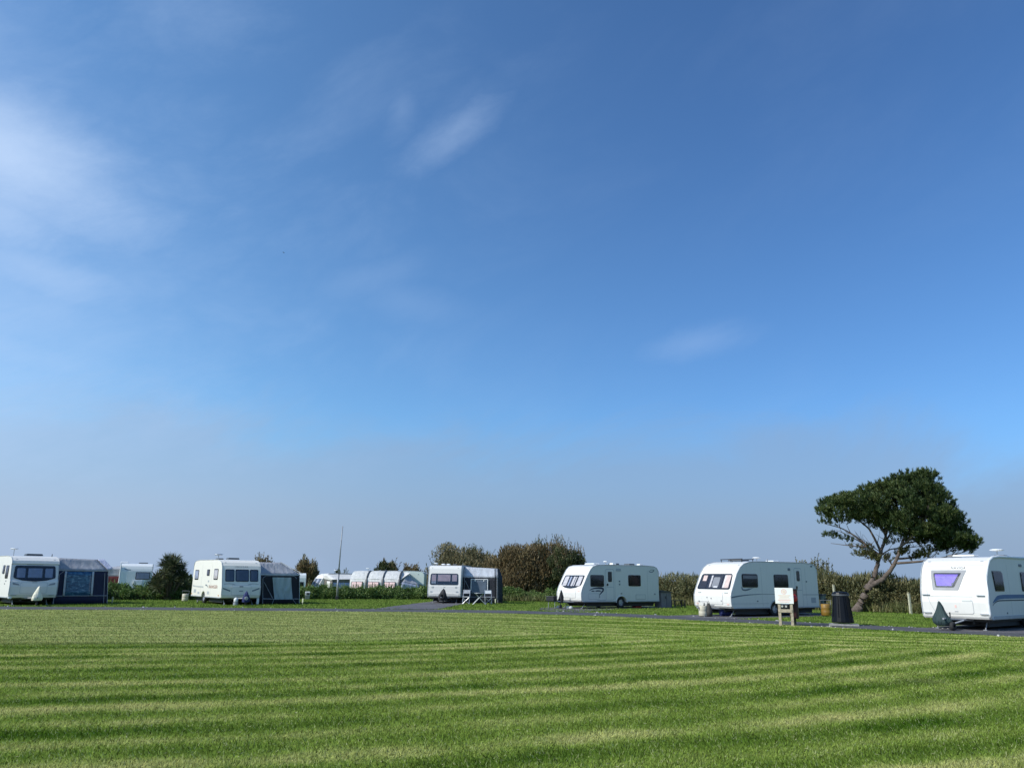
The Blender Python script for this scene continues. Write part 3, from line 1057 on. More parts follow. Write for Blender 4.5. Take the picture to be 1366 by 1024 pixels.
# spiky evergreen shrub by the left hedge
root = thing('spiky_shrub', 'dark spiky evergreen shrub left of the cream caravan', 'shrub', (-23.5, 55.0, 0))
hd = []
for k in range(52):
    a = rng.random() * 6.28
    r = rng.random() ** .6
    z = .5 + 2.4 * (1 - r * r * .72) * rng.uniform(.35, 1.0)
    hd.append((math.cos(a) * r * 1.15, math.sin(a) * r * 1.0, z))
hd = np.array(hd)
n = 52 * 80
idx = np.repeat(np.arange(52), 80)
d = unit(n)
d[:, 2] = d[:, 2] * .8 + .35
leaf_cloud('leaf_spikes', hd[idx] + d * .05, d, 0.56 * rng.uniform(.6, 1.2, n), .045, m_spike, root)
mb = MB()
for h_ in hd[::3]:
    mb.tube([(h_[0] * .1, h_[1] * .1, 0), (h_[0] * .6, h_[1] * .6, h_[2] * .5), tuple(h_)], [.07, .05, .03], 5)
mb.build('stem', M['twig'], root)


# ------------------------------------------------------------------ the leaning pine
pine = thing('pine_tree', 'wind-leaned pine with a forked trunk and dark flat-topped crown', 'tree', (20.05, 46.0, 0))
U = np.array([0.917, -0.400])
W_ = np.array([0.400, 0.917])


def pp(u, z, v=0.0):
    return np.array([U[0] * u + W_[0] * v, U[1] * u + W_[1] * v, z])


def limb(pts, r0, r1, name='limb', n=9, sub=6):
    P_ = [np.array(p, float) for p in pts]
    out, rs = [], []
    m_ = len(P_)
    for i in range(m_ - 1):
        a = P_[max(i - 1, 0)]; b = P_[i]; c = P_[i + 1]; e = P_[min(i + 2, m_ - 1)]
        for k in range(sub):
            t = k / sub
            q = .5 * ((2 * b) + (c - a) * t + (2 * a - 5 * b + 4 * c - e) * t * t + (3 * b - a - 3 * c + e) * t ** 3)
            out.append(q + rng.normal(0, r0 * .07, 3))
    out.append(P_[-1])
    for i in range(len(out)):
        t = i / (len(out) - 1)
        rs.append((r0 + (r1 - r0) * t) * rng.uniform(.93, 1.08))
    return out, rs


mb = MB()
o_, r_ = limb([pp(-.12, -.05), pp(.12, .35), pp(.34, .78), pp(.72, 1.45)], .25, .20)
mb.tube(o_, r_, 12)
mb.tube([pp(-.2, -.05), pp(-.02, .2), pp(.15, .5)], [.29, .24, .17], 10)
limbs = []
o_, r_ = limb([pp(.66, 1.36), pp(.95, 1.85), pp(1.11, 2.25, .1), pp(1.32, 2.84, .2), pp(1.49, 3.39, .3), pp(1.85, 4.24, .4), pp(2.1, 5.4, .5), pp(2.4, 6.4, .6)], .155, .04)
mb.tube(o_, r_, 10); limbs.append(o_)
o_, r_ = limb([pp(.64, 1.40), pp(1.1, 1.62, -.1), pp(1.5, 1.88, -.15), pp(1.99, 2.47, -.25), pp(2.32, 3.09, -.3), pp(2.72, 4.02, -.4), pp(3.4, 5.0, -.5), pp(3.9, 6.3, -.5)], .16, .04)
mb.tube(o_, r_, 10); limbs.append(o_)
trunk = mb.build('trunk', M['bark'], pine, smooth=True)
mb = MB()
for pts, r0 in (
        ([pp(2.25, 2.72, -.3), pp(3.36, 2.80, -.5), pp(4.69, 3.05, -.8), pp(5.84, 3.40, -1)], .085),
        ([pp(2.3, 2.95, -.3), pp(3.3, 3.1, .3), pp(4.5, 3.5, .9), pp(5.6, 3.9, 1.3)], .07),
        ([pp(1.35, 3.0, .2), pp(.55, 3.95, -.1), pp(-.39, 4.66, -.4), pp(-1.4, 4.98, -.6)], .085),
        ([pp(1.40, 3.2, .2), pp(.88, 3.61, 0), pp(0, 3.70, -.1), pp(-1.15, 3.86, -.2)], .055),
        ([pp(1.49, 3.39, .3), pp(1.02, 4.68, .6), pp(.3, 5.4, .9), pp(-.3, 6.0, 1.1)], .075),
        ([pp(1.85, 4.24, .4), pp(1.5, 5.4, .2), pp(1.2, 6.3, 0)], .06),
        ([pp(1.6, 3.7, .3), pp(2.1, 4.4, 1.2), pp(2.6, 5.2, 2.0), pp(2.9, 6.2, 2.3)], .07),
        ([pp(2.5, 3.6, -.4), pp(3.2, 4.2, -1.2), pp(3.8, 5.0, -1.9), pp(4.1, 6.0, -2.2)], .07),
        ([pp(2.7, 4.0, -.4), pp(3.9, 4.5, -.3), pp(5.0, 4.9, 0), pp(5.7, 5.2, .2)], .07),
        ([pp(2.6, 3.8, -.4), pp(3.6, 4.0, .5), pp(4.8, 4.3, 1.2)], .06),
        ([pp(3.4, 5.0, -.5), pp(4.3, 5.9, -.3), pp(4.9, 6.6, 0)], .05),
        ([pp(1.3, 2.9, .2), pp(1.1, 3.0, -.2), pp(.5, 2.95, -.5)], .03),
        ([pp(2.0, 2.6, -.2), pp(1.7, 3.1, -.6), pp(1.2, 3.5, -1.1), pp(.6, 4.0, -1.6)], .045),
        ([pp(1.3, 3.0, .2), pp(2.0, 3.5, .2), pp(3.0, 3.6, .1), pp(4.1, 3.75, 0)], .05),
        ([pp(.8, 3.7, 0), pp(0.1, 4.2, .6), pp(-.8, 4.7, 1.0)], .04)):
    o_, r_ = limb(pts, r0, .012, sub=5)
    mb.tube(o_, r_, 6)
    limbs.append(o_)
    for k in range(9):
        i = random.randint(2, len(o_) - 2)
        b0 = np.array(o_[i])
        dd = np.array(o_[i + 1]) - np.array(o_[i - 1])
        dd = dd / np.linalg.norm(dd) * .6 + rng.normal(0, .45, 3) + np.array([0, 0, .35])
        L_ = rng.uniform(.3, .65)
        mb.tube([b0, b0 + dd * L_ * .5, b0 + dd * L_ + np.array([0, 0, .1])], [r0 * .35, r0 * .22, .006], 4, False)
mb.build('branch', M['bark'], pine, smooth=True)

crown = [(-1.72, 5.61), (-1.5, 6.2), (-0.88, 6.7), (-.2, 6.6), (0.55, 6.92), (1.2, 7.0), (1.95, 7.4), (3.13, 7.62), (4.19, 7.7), (4.84, 7.29), (4.95, 6.75), (5.29, 6.29), (5.3, 5.9), (5.55, 5.61), (5.7, 5.2), (6.05, 4.85), (6.1, 4.2), (6.35, 3.6), (6.15, 3.25), (5.3, 3.45), (4.4, 3.75), (3.3, 3.85), (2.56, 4.05), (1.72, 4.3), (1.0, 4.75), (0.35, 5.0), (-0.5, 4.75), (-1.0, 5.1), (-1.64, 5.03)]
CP = np.array(crown)


def inside(u, z):
    c = False
    j = len(CP) - 1
    for i in range(len(CP)):
        if (CP[i, 1] > z) != (CP[j, 1] > z) and u < (CP[j, 0] - CP[i, 0]) * (z - CP[i, 1]) / (CP[j, 1] - CP[i, 1]) + CP[i, 0]:
            c = not c
        j = i
    return c


def edge_dist(u, z):
    best = 9
    for i in range(len(CP)):
        a = CP[i - 1]; b = CP[i]
        ab = b - a
        t = np.clip(np.dot(np.array([u, z]) - a, ab) / np.dot(ab, ab), 0, 1)
        best = min(best, np.linalg.norm(np.array([u, z]) - a - ab * t))
    return best


clumps = []
tries = 0
while len(clumps) < 300 and tries < 20000:
    tries += 1
    u, z = rng.uniform(-1.7, 6.3), rng.uniform(3.2, 7.7)
    if not inside(u, z):
        continue
    e = edge_dist(u, z)
    if e < .16:
        continue
    D = min(3.1, 1.0 + 1.9 * math.sqrt(e))
    v = rng.uniform(-D, D)
    # keep the sparse under-side open on the left where limbs show
    if z < 4.9 + .1 * u and u < 1.6 and rng.random() < .35:
        continue
    c = pp(u, z, v)
    if any(np.linalg.norm(c - q[0]) < .32 for q in clumps):
        continue
    clumps.append((c, min(.50, .22 + e * .5), 0))
for (u, z, v) in ((-1.4, 4.2, 0), (-1.15, 4.25, .1), (-.85, 4.1, 0), (-.45, 4.0, 0), (-.1, 3.92, .1), (-1.5, 4.95, -.5), (-1.2, 4.9, -.5)):
    clumps.append((pp(u, z, v), .20, 0))
for k in range(15):
    clumps.append((pp(rng.uniform(.1, 3.9), rng.uniform(2.85, 3.6) + rng.normal(0, .08), rng.uniform(-.6, .6)), .26, 1))
for k in range(7):
    clumps.append((pp(rng.uniform(.3, 1.9), rng.uniform(2.75, 3.05), rng.uniform(-.3, .3)), .22, 1))
for k in range(20):
    clumps.append((pp(rng.uniform(4.4, 6.2), rng.uniform(3.25, 3.95), rng.uniform(-1.4, 1.2)), .34, 0))
for k in range(12):
    clumps.append((pp(rng.uniform(2.4, 4.4), rng.uniform(3.7, 4.3), rng.uniform(-1.5, 1.3)), .32, 0))
TP, TD, TM = [], [], []
for (c, r, mm) in clumps:
    m_ = int(15 * (r / .4) ** 1.6) + 3
    for k in range(m_):
        d = unit(1)[0]
        d[2] = abs(d[2]) * .9 if rng.random() < .8 else d[2]
        p = c + d * r * rng.uniform(.55, 1.0) * np.array([1, 1, .75])
        TP.append(p)
        TD.append(d * .7 + np.array([.05, 0, .85]))
        TM.append(mm)
TP, TD, TM = np.array(TP), np.array(TD), np.array(TM)
for mm, nm, mat in ((0, 'needle_tufts', m_pine), (1, 'sparse_needle_tufts', m_pineold)):
    sel = TM == mm
    tp, td = TP[sel], TD[sel]
    td = td / np.linalg.norm(td, axis=1, keepdims=True)
    K = 30
    idx = np.repeat(np.arange(len(tp)), K)
    along = rng.random(len(idx))
    ax = td[idx] * .95 + unit(len(idx)) * .7
    P = tp[idx] + td[idx] * (along * .26)[:, None]
    leaf_cloud(nm, P, ax, .16 * rng.uniform(.7, 1.2, len(idx)), .030, mat, pine)

# ------------------------------------------------------------------ thin sprawling shoots beside the pine
shrub('wispy_shrub', 'loose thin-twigged shrub topping the hedge left of the pine trunk', 'shrub', (19.4, 51.0, 0), 1.7, .8, 3.3, m_dryhedge, 2600, (.15, .07), nl=34, shoots=60, up=.5, low=.5)


# ------------------------------------------------------------------ caravans
HW = 1.12                                # half width of a caravan body


class Caravan:
    def __init__(s, label, pose, front, L, ztop, mat, wheel_y=3.3, group='touring caravans on their pitches', rail='seam', s_=1.0, z0=0.0):
        s.root = thing('caravan', label, 'caravan', (pose[0], pose[1], z0), R(pose[2]), group)
        s.pose, s.front, s.L, s.mat, s.ztop = pose, front, L, mat, ztop
        fy = [p[0] for p in front]
        fz = [p[1] for p in front]
        s.yf = lambda z: float(np.interp(z, fz, fy))
        rear = [(L - 1.2, ztop + .01), (L - .42, ztop - .03), (L - .16, ztop - .12), (L - .03, ztop - .32), (L, 2.0), (L, .42), (L - .03, .36)]
        arch = []
        if wheel_y:
            for k in range(9):
                a = math.pi * k / 8
                arch.append((wheel_y + .41 * math.cos(a), .36 + .33 * math.sin(a)))
        prof = front + rear + arch
        s.prof = front + rear
        mb = MB()
        mb.prism(prof, -HW, HW)
        b = mb.build('body', M[mat], s.root, smooth=False, bevel=.05, seg=3)
        s.body = b
        # under-floor and running gear; deep members added to darken the gap below
        mb = MB()
        mb.box((0, L / 2 + .1, .325), (1.9, L - .5, .07))
        for x in (-.45, .45):
            mb.box((x, L / 2, .27), (.06, L - .6, .12))
        if wheel_y:
            mb.tube([(-.95, wheel_y, .30), (.95, wheel_y, .30)], .045)
        for x in (-.80, .80):  # added depth that fills the shade under the floor
            mb.box((x, L / 2 + .2, .225), (.05, L - .9, .22))
        for y in (.9, 1.9, L - 1.0):
            mb.box((0, y, .235), (1.6, .05, .19))
        mb.box((-.3, L * .62, .22), (.7, .9, .20))
        mb.build('chassis', M['chassis'], s.root)
        if wheel_y:
            for sx in (-1, 1):
                s.wheel(sx, wheel_y)
        for y in (.35, L - .45):
            for x in (-.8, .8):
                mb = MB()
                mb.tube([(x, y + .25, .34), (x, y - .05, .03)], .022, 6)
                mb.box((x, y - .05, .02), (.12, .10, .03))
                mb.build('steady_leg', M['galv'], s.root)
        # drawbar
        mb = MB()
        yb = front[0][0]
        for x in (-.42, .42):
            mb.tube([(x, yb + .3, .34), (x * .1, yb - .95, .40)], .035, 6)
        mb.tube([(0, yb - .85, .41), (0, yb - 1.18, .41)], .035, 6)
        mb.build('drawbar', M['galv'], s.root)
        mb = MB()
        mb.tube([(.09, yb - .8, .62), (.09, yb - .8, .20)], .022, 6)
        mb.lathe([(.0, -.03), (.10, -.03), (.11, 0), (.10, .03), (0, .03)], (.09, yb - .8, .11), 'X', 14)
        mb.build('jockey_wheel', M['chassis'], s.root)
        if rail:
            for sx, m_ in ((-1, rail), (1, rail)):
                mb = MB()
                pts = [(sx * (HW - .004), y, z) for y, z in s.prof[1:-2]]
                mb.tube(pts, .020, 5, False)
                mb.build('awning_rail', M[m_], s.root)
        # floor-line trim
        for sx in (-1, 1):
            mb = MB()
            if wheel_y:
                mb.box((sx * (HW + .004), (wheel_y - .44 + .15) / 2, .405), (.02, wheel_y - .44 - .15, .05))
                mb.box((sx * (HW + .004), (wheel_y + .44 + L) / 2, .405), (.02, L - wheel_y - .50, .05))
            else:
                mb.box((sx * (HW + .004), L / 2, .405), (.02, L - .3, .05))
            mb.build('skirt_trim', M['seam'], s.root)

    def wheel(s, sx, y):
        mb = MB()
        x = sx * .98
        mb.lathe([(.19, -.085), (.30, -.085), (.325, -.06), (.33, 0), (.325, .06), (.30, .085), (.19, .085), (.17, .03)], (x, y, .33), 'X', 24)
        w_ = mb.build('wheel', M['tyre'], s.root, smooth=True)
        mb = MB()
        mb.lathe([(.0, .03), (.06, .05), (.07, .03), (.09, .0), (.16, .0), (.185, .07), (.195, .07)] if sx > 0 else
                 [(.0, -.03), (.06, -.05), (.07, -.03), (.09, .0), (.16, .0), (.185, -.07), (.195, -.07)], (x, y, .33), 'X', 20)
        for k in range(5):
            a = 2 * math.pi * k / 5
            mb.box((x + sx * .035, y + math.cos(a) * .12, .33 + math.sin(a) * .12), (.03, .05, .05))
            mb.tube([(x + sx * .035, y + math.cos(a) * .05, .33 + math.sin(a) * .05), (x + sx * .05, y + math.cos(a) * .18, .33 + math.sin(a) * .18)], .022, 5)
        mb.build('rim', M[s.rimmat if hasattr(s, 'rimmat') else 'rim'], w_)

    # wall mappings: (s, t, offset) -> point
    def F(s, a, t, o):
        return (a, s.yf(t) - o, t)

    def Rt(s, a, t, o):
        return (HW + o, a, t)

    def Lt(s, a, t, o):
        return (-HW - o, a, t)

    def Bk(s, a, t, o):
        return (a, s.L + o, t)

    def window(s, surf, outline_fn, blind, frame='frame', border=.06, base=.0, name='window', pane=True, rim=None):
        """outline_fn(d): the opening outline shrunk by d"""
        fr = conform(name, outline_fn(0), surf, base + .018, M[frame], s.root)
        if blind:
            conform('blind', outline_fn(border), surf, base + .024, M[blind], fr, back=base + .01)  # with 'inside' this is a dark plate painted as the dim room
        if pane:
            conform('pane', outline_fn(border * .55), surf, base + .036, M['glass'], fr, back=base + .019)
        return fr

    def rwin(s, surf, x0, x1, z0, z1, r=.08, blind='inside', **k):
        return s.window(surf, lambda d: rrect(x0 + d, x1 - d, z0 + d, z1 - d, max(.015, r - d * .5)), blind, **k)

    def door(s, y0, y1, z0, z1, wy0, wy1, wz0, wz1, surf=None, handle=0, split=1.15):
        surf = surf or s.Rt
        conform('door_surround', rrect(y0 - .035, y1 + .035, z0 - .02, z1 + .035, .09), surf, .004, M['seam'], s.root)
        d = conform('door', rrect(y0, y1, z0, z1, .07), surf, .013, M[s.mat], s.root)
        if split:
            conform('door_split', rrect(y0 + .02, y1 - .02, split - .012, split + .012, .005), surf, .016, M['seam'], d, back=.012)
        conform('door_window', rrect(wy0, wy1, wz0, wz1, .07), surf, .028, M['frame'], d)
        conform('handle', rrect((y0 if not handle else y1 - .16) + .04, (y0 if not handle else y1 - .16) + .13, split + .08, split + .20, .02), surf, .045, M['black'], d)
        return d

    def plate(s, name, surf, x0, x1, z0, z1, mat, off=.012, r=.03, parent=None):
        return conform(name, rrect(x0, x1, z0, z1, r), surf, off, M[mat], parent or s.root)

    def lid(s, x0, x1, z0, z1, off=.014, r=.08, surf=None):
        """locker lid: a raised panel over a thin darker joint"""
        surf = surf or s.F
        conform('lid_joint', rrect(x0 - .012, x1 + .012, z0 - .012, z1 + .012, r), surf, .006, M['seam'], s.root)
        return conform('locker_lid', rrect(x0, x1, z0, z1, r), surf, off, M[s.mat], s.root)

    def rooflight(s, x, y, w=.5, d=.5, h=.09, mat='darkgrey'):
        mb = MB()
        mb.box((x, y, s.ztop + .03 + h * .5), (w, d, h), taper=.88)
        mb.build('rooflight', M[mat], s.root, bevel=.02)

    def antenna(s, x, y, h=.30, r=.20, mat='whiteplastic'):
        mb = MB()
        mb.tube([(x, y, s.ztop - .02), (x, y, s.ztop + h)], .018, 6)
        m_ = mb.build('aerial_mast', M['alu'], s.root)
        mb = MB()
        mb.lathe([(0, .045), (r * .6, .04), (r, .01), (r, -.01), (r * .5, -.035), (0, -.04)], (x, y, s.ztop + h), 'Z', 20)
        mb.build('aerial_dish', M[mat], m_, smooth=True)

    def marker(s, surf, a, t, mat='amberlens', w_=.05, h=.03):
        conform('marker_light', rrect(a - w_, a + w_, t - h, t + h, .01), surf, .02, M[mat], s.root)


def swoosh(name, pts, surf, off, mat, parent, widths):
    """a tapering painted stripe following points on a wall"""
    mb = MB()
    vs, fs = [], []
    P_ = [Vector(p) for p in pts]
    for i, p in enumerate(P_):
        a = P_[max(i - 1, 0)]
        b = P_[min(i + 1, len(P_) - 1)]
        d = (b - a).normalized()
        nrm = Vector((-d.y, d.x)) * widths[i] / 2
        vs.append(surf(p.x + nrm.x, p.y + nrm.y, off))
        vs.append(surf(p.x - nrm.x, p.y - nrm.y, off))
    for i in range(len(P_) - 1):
        fs.append((2 * i, 2 * i + 1, 2 * i + 3, 2 * i + 2))
    mb.add(vs, fs)
    return mb.build(name, M[mat], parent)


def smooth_pts(pts, n=5):
    out = []
    m_ = len(pts)
    for i in range(m_ - 1):
        a = Vector(pts[max(i - 1, 0)]); b = Vector(pts[i]); c = Vector(pts[i + 1]); e = Vector(pts[min(i + 2, m_ - 1)])
        for k in range(n):
            t = k / n
            out.append(.5 * ((2 * b) + (c - a) * t + (2 * a - 5 * b + 4 * c - e) * t * t + (3 * b - a - 3 * c + e) * t ** 3))
    out.append(Vector(pts[-1]))
    return out


# --- A: far left, big black-rimmed front window
A = Caravan('white caravan at far left, dark wrap-round three-pane front window, aerial on its roof', POSE['A'],
            [(.06, .38), (.0, .55), (-.02, .95), (.04, 1.22), (.12, 1.34), (.30, 2.02), (.33, 2.10), (.28, 2.13), (.36, 2.30), (.62, 2.46), (1.2, 2.54), (2.0, 2.56)], 6.4, 2.56, 'white')


def Aout(d):
    return rpoly([(-1.00 + d, 1.40 + d), (-.6, 1.28 + d), (0, 1.22 + d), (.6, 1.28 + d), (1.00 - d, 1.40 + d), (.95 - d, 2.04 - d), (-.95 + d, 2.04 - d)], .10)


fw = conform('window', Aout(0), A.F, .022, M['frame'], A.root, nz=14)
for (x0, x1) in ((-.84, -.46), (-.32, .34), (.48, .84)):
    conform('blind', rrect(x0, x1, 1.42, 1.90, .05), A.F, .026, M['blindgrey'], fw, back=.015)
    conform('pane', rrect(x0 - .03, x1 + .03, 1.39, 1.93, .06), A.F, .045, M['glass'], fw, back=.02)
A.lid(-.62, .62, .62, 1.16)
for sx in (-1, 1):
    conform('headlamp_moulding', rpoly([(sx * .66, 1.02), (sx * .98, 1.06), (sx * 1.0, 1.17), (sx * .74, 1.10)] if sx > 0 else [(-.98, 1.06), (-.66, 1.02), (-.74, 1.10), (-1.0, 1.17)], .03), A.F, .02, M['grey'], A.root)
    A.plate('grab_handle', A.F, sx * .88 - .12, sx * .88 + .12, .50, .54, 'seam', .04)
A.plate('badge', A.F, -.42, .34, 2.085, 2.105, 'decalgrey', .012, .005)
A.plate('badge', A.F, -.10, .14, 1.15, 1.18, 'decalgrey', .02, .01)
A.rwin(A.Lt, 1.75, 2.25, 1.60, 2.06, .06)
A.rwin(A.Lt, .78, 1.42, 1.36, 2.05, .08)
A.plate('vent', A.Lt, 1.0, 1.12, 1.20, 1.27, 'grey', .02)
A.plate('vent', A.Lt, 1.2, 1.32, 1.05, 1.12, 'grey', .02)
A.rooflight(.12, 1.75, .85, .6, .10)
A.antenna(-.85, 1.7, .37, .20)
mb = MB(); mb.tube([(1.0, 1.6, 2.5), (1.0, 1.6, 2.70)], .02, 6); mb.build('flue', M['black'], A.root)
mb = MB(); mb.box((-1.02, .06, .38), (.16, .14, .10)); mb.build('corner_bumper', M['whiteplastic'], A.root, bevel=.03)

# --- B: cream side in the sun, orange lettering
B = Caravan('caravan with sunlit cream side, orange-brown lettering and three separate dark front windows', POSE['B'],
            [(.05, .38), (.0, .55), (.0, 1.0), (.06, 1.22), (.28, 2.0), (.36, 2.2), (.52, 2.38), (.85, 2.50), (1.4, 2.55)], 6.5, 2.57, 'cream', 3.75, s_=1)
B.rwin(B.F, -.94, -.42, 1.31, 2.00, .07, 'blindblue')
B.rwin(B.F, -.36, .42, 1.31, 2.00, .07, 'blindblue')
B.rwin(B.F, .48, .97, 1.31, 2.00, .07, 'blindblue')
B.lid(-.55, .55, .56, 1.10)
B.plate('badge', B.F, -.12, .10, 1.00, 1.06, 'decalgrey', .03)
B.plate('badge', B.F, -.12, .10, .76, .80, 'decalgrey', .03)
for sx in (-1, 1):
    swoosh('side_flash', smooth_pts([(sx * .62, .78), (sx * .8, .84), (sx * 1.05, .93)]), B.F, .008, 'decalgrey', B.root, [.01] + [.07] * 9 + [.05])
    swoosh('side_flash', smooth_pts([(sx * .35, 1.13), (sx * .65, 1.19), (sx * 1.0, 1.17)]), B.F, .008, 'grey', B.root, [.01] + [.025] * 9 + [.02])
letters('UNICORN', .11, M['text'], 'lettering', B.root, lambda u, v: B.F(u, 2.15 + v, .01), 1.7)
B.rwin(B.Lt, 5.15, 6.0, 1.38, 1.98, .07, 'blindgrey')
B.rwin(B.Lt, 2.75, 3.30, 1.62, 2.00, .06, 'inside')
B.rwin(B.Lt, .98, 1.80, 1.40, 2.02, .07, 'curtain')
letters('RANGER', .26, M['bronze'], 'lettering', B.root, lambda u, v: B.Lt(1.75 - u * 1.75, .985 + v, .008), 1.05)
swoosh('side_flash', smooth_pts([(3.45, 1.08), (3.1, 1.06), (2.9, .96)]), B.Lt, .005, 'decalgrey', B.root, [.02] + [.07] * 9 + [.02])
swoosh('side_flash', smooth_pts([(6.3, 1.10), (6.1, 1.0), (5.0, .97), (3.8, .96)]), B.Lt, .005, 'palegrey', B.root, [.02] + [.09] * 14 + [.05])
for (a, b, c_, d) in ((2.7, 2.95, 1.25, 1.36), (2.5, 2.9, .55, .72), (4.6, 5.0, .52, .66), (5.4, 5.9, .60, .80)):
    B.plate('service_hatch', B.Lt, a, b, c_, d, 'seam', .008)
B.rooflight(.0, 2.2, .7, .5, .09)
B.rooflight(-.5, 3.2, .4, .4, .07)
B.antenna(-1.0, 1.7, .28, .26, 'alu')
for y in (.5, 6.3):
    B.marker(B.Lt, y, .52)
mb = MB(); mb.box((1.05, .12, .20), (.13, .14, .34)); mb.build('leg_foot', M['whiteplastic'], B.root, bevel=.02)

# --- C: pink blinds, small
Cv = Caravan('small white caravan facing the camera with pink blinds in its three-part front window', POSE['C'],
             [(.06, .38), (.0, .48), (-.02, .62), (.0, 1.1), (.16, 1.95), (.22, 2.25), (.32, 2.42), (.6, 2.48), (1.4, 2.50)], 5.6, 2.51, 'white')


def Cout(d):
    return rpoly([(-1.0 + d, 1.20 + d), (.96 - d, 1.20 + d), (.92 - d, 1.95 - d), (-.96 + d, 1.95 - d)], .12)


fw = conform('window', Cout(0), Cv.F, .02, M['frame'], Cv.root, nz=12)
for (x0, x1) in ((-.88, -.58), (-.46, .40), (.52, .85)):
    conform('blind', rrect(x0, x1, 1.44, 1.88, .03), Cv.F, .026, M['blindpink'], fw, back=.015)
    conform('lower_fill', rrect(x0, x1, 1.29, 1.43, .02), Cv.F, .025, M['curtain'] if x0 < -.8 else M['inside'], fw, back=.015)  # curtain at left, elsewhere a dark plate for the dim cabin
    conform('pane', rrect(x0 - .03, x1 + .03, 1.26, 1.91, .05), Cv.F, .045, M['glass'], fw, back=.02)
conform('gas_locker_lid', rpoly([(-.98, .44), (1.0, .44), (1.0, .56), (.62, .66), (.10, .60), (-.10, .60), (-.62, .66), (-.98, .56)], .04), Cv.F, .035, M['white'], Cv.root)
for sx in (-1, 1):
    Cv.plate('front_light', Cv.F, sx * .88 - .08, sx * .88 + .08, .72, .79, 'seam', .02)
    Cv.plate('grab_handle', Cv.F, sx * .80 - .07, sx * .80 + .07, 1.0, 1.1, 'palegrey', .02)
Cv.plate('badge', Cv.F, -.06, .06, 1.03, 1.08, 'palegrey', .012)
Cv.antenna(-.86, 1.4, .13, .15)
for x in (-.35, -.05, .35):
    Cv.rooflight(x, 1.9 + x, .24, .4, .08, 'whiteplastic' if x < 0 else 'darkgrey')
mb = MB(); mb.tube([(1.1, 1.0, 2.48), (1.1, 1.0, 2.66)], .015, 6); mb.build('flue', M['grey'], Cv.root)

# --- D: swoosh
Dv = Caravan('white caravan with a black hook-shaped swoosh under the side window beside its door', POSE['D'],
             [(.10, .38), (.02, .48), (.0, .62), (.0, .9), (.10, 1.18), (.50, 1.88), (.72, 2.20), (.92, 2.38), (1.25, 2.46), (1.9, 2.49)], 6.3, 2.50, 'white', 3.12)
Dv.body.name = 'body'


def Dout(d):
    return rpoly([(-.92 + d, 1.32 + d), (-.5, 1.17 + d), (0, 1.12 + d), (.5, 1.17 + d), (.92 - d, 1.32 + d), (.90 - d, 1.88 - d), (-.90 + d, 1.88 - d)], .10)


fw = conform('window', Dout(0), Dv.F, .02, M['frame'], Dv.root, nz=14)
for (x0, x1, c0) in ((-.80, -.44, 'curtain'), (.44, .80, 'curtain'), (-.32, .32, 'inside')):
    conform('blind', rrect(x0, x1, 1.27, 1.82, .04), Dv.F, .026, M[c0], fw, back=.015)  # the 'inside' one is a dark plate for the unlit interior
    if c0 == 'inside':
        conform('curtain', rrect(-.02, .16, 1.27, 1.80, .02), Dv.F, .030, M['curtain'], fw, back=.02)
        conform('curtain', rrect(-.31, -.18, 1.27, 1.80, .02), Dv.F, .030, M['blindgrey'], fw, back=.02)
        conform('curtain', rrect(.22, .31, 1.27, 1.80, .02), Dv.F, .030, M['curtain'], fw, back=.02)
    conform('pane', rrect(x0 - .04, x1 + .04, 1.24, 1.85, .05), Dv.F, .045, M['glass'], fw, back=.02)
Dv.lid(-.60, .60, .60, 1.02)
conform('bumper_moulding', rrect(-1.08, 1.08, .40, .50, .04), Dv.F, .05, M['white'], Dv.root)
for sx in (-1, 1):
    Dv.plate('front_light', Dv.F, sx * .84 - .09, sx * .84 + .09, .96, 1.02, 'faded2' if sx > 0 else 'seam', .02)
Dv.rwin(Dv.Rt, .70, 1.74, 1.24, 1.90, .09, 'inside')
Dv.rwin(Dv.Rt, 3.70, 4.72, 1.28, 1.93, .09, 'inside')
Dv.door(1.92, 2.50, .50, 2.22, 2.06, 2.36, 1.52, 2.10, split=1.22)
hook = smooth_pts([(.62, 1.02), (.85, 1.12), (1.2, 1.16), (1.5, 1.16), (1.66, 1.12), (1.66, 1.02), (1.5, .88), (1.36, .76)])
wd_ = [.02 + .09 * min(1, i / 14) * (1 if i < 24 else max(.2, 1 - (i - 24) / 14)) for i in range(len(hook))]
swoosh('swoosh', hook, Dv.Rt, .006, 'navy', Dv.root, wd_)
swoosh('swoosh_name', [(.78, .99), (.95, .995), (1.0, .98)], Dv.Rt, .006, 'navy', Dv.root, [.05, .06, .03])
swoosh('swoosh_name', [(1.08, .99), (1.25, 1.01), (1.45, 1.0), (1.5, .98)], Dv.Rt, .006, 'navy', Dv.root, [.05, .07, .06, .02])
Dv.plate('badge', Dv.Rt, 1.34, 1.42, .64, .71, 'decalgrey', .01, .03)
Dv.plate('badge', Dv.Rt, 1.2, 1.9, .46, .50, 'seam', .01, .01)
Dv.plate('fridge_vent', Dv.Rt, 2.70, 3.10, 2.14, 2.29, 'seam', .018)
for z in (1.56, 1.38):
    Dv.plate('socket_flap', Dv.Rt, 2.93, 3.03, z - .04, z + .04, 'decalgrey', .02)
Dv.plate('socket_flap', Dv.Rt, 3.05, 3.17, .82, .88, 'grey', .02)
Dv.plate('socket_flap', Dv.Rt, 5.83, 5.95, .78, .86, 'grey', .02)
Dv.plate('hatch_joint', Dv.Rt, 4.28, 5.10, .50, .80, 'palegrey', .006)
Dv.plate('service_hatch', Dv.Rt, 4.32, 5.06, .53, .77, 'white', .012)
Dv.plate('hatch_joint', Dv.Rt, .55, 1.35, .52, .86, 'seam', .004)
Dv.plate('service_hatch', Dv.Rt, .57, 1.33, .54, .84, 'white', .010)
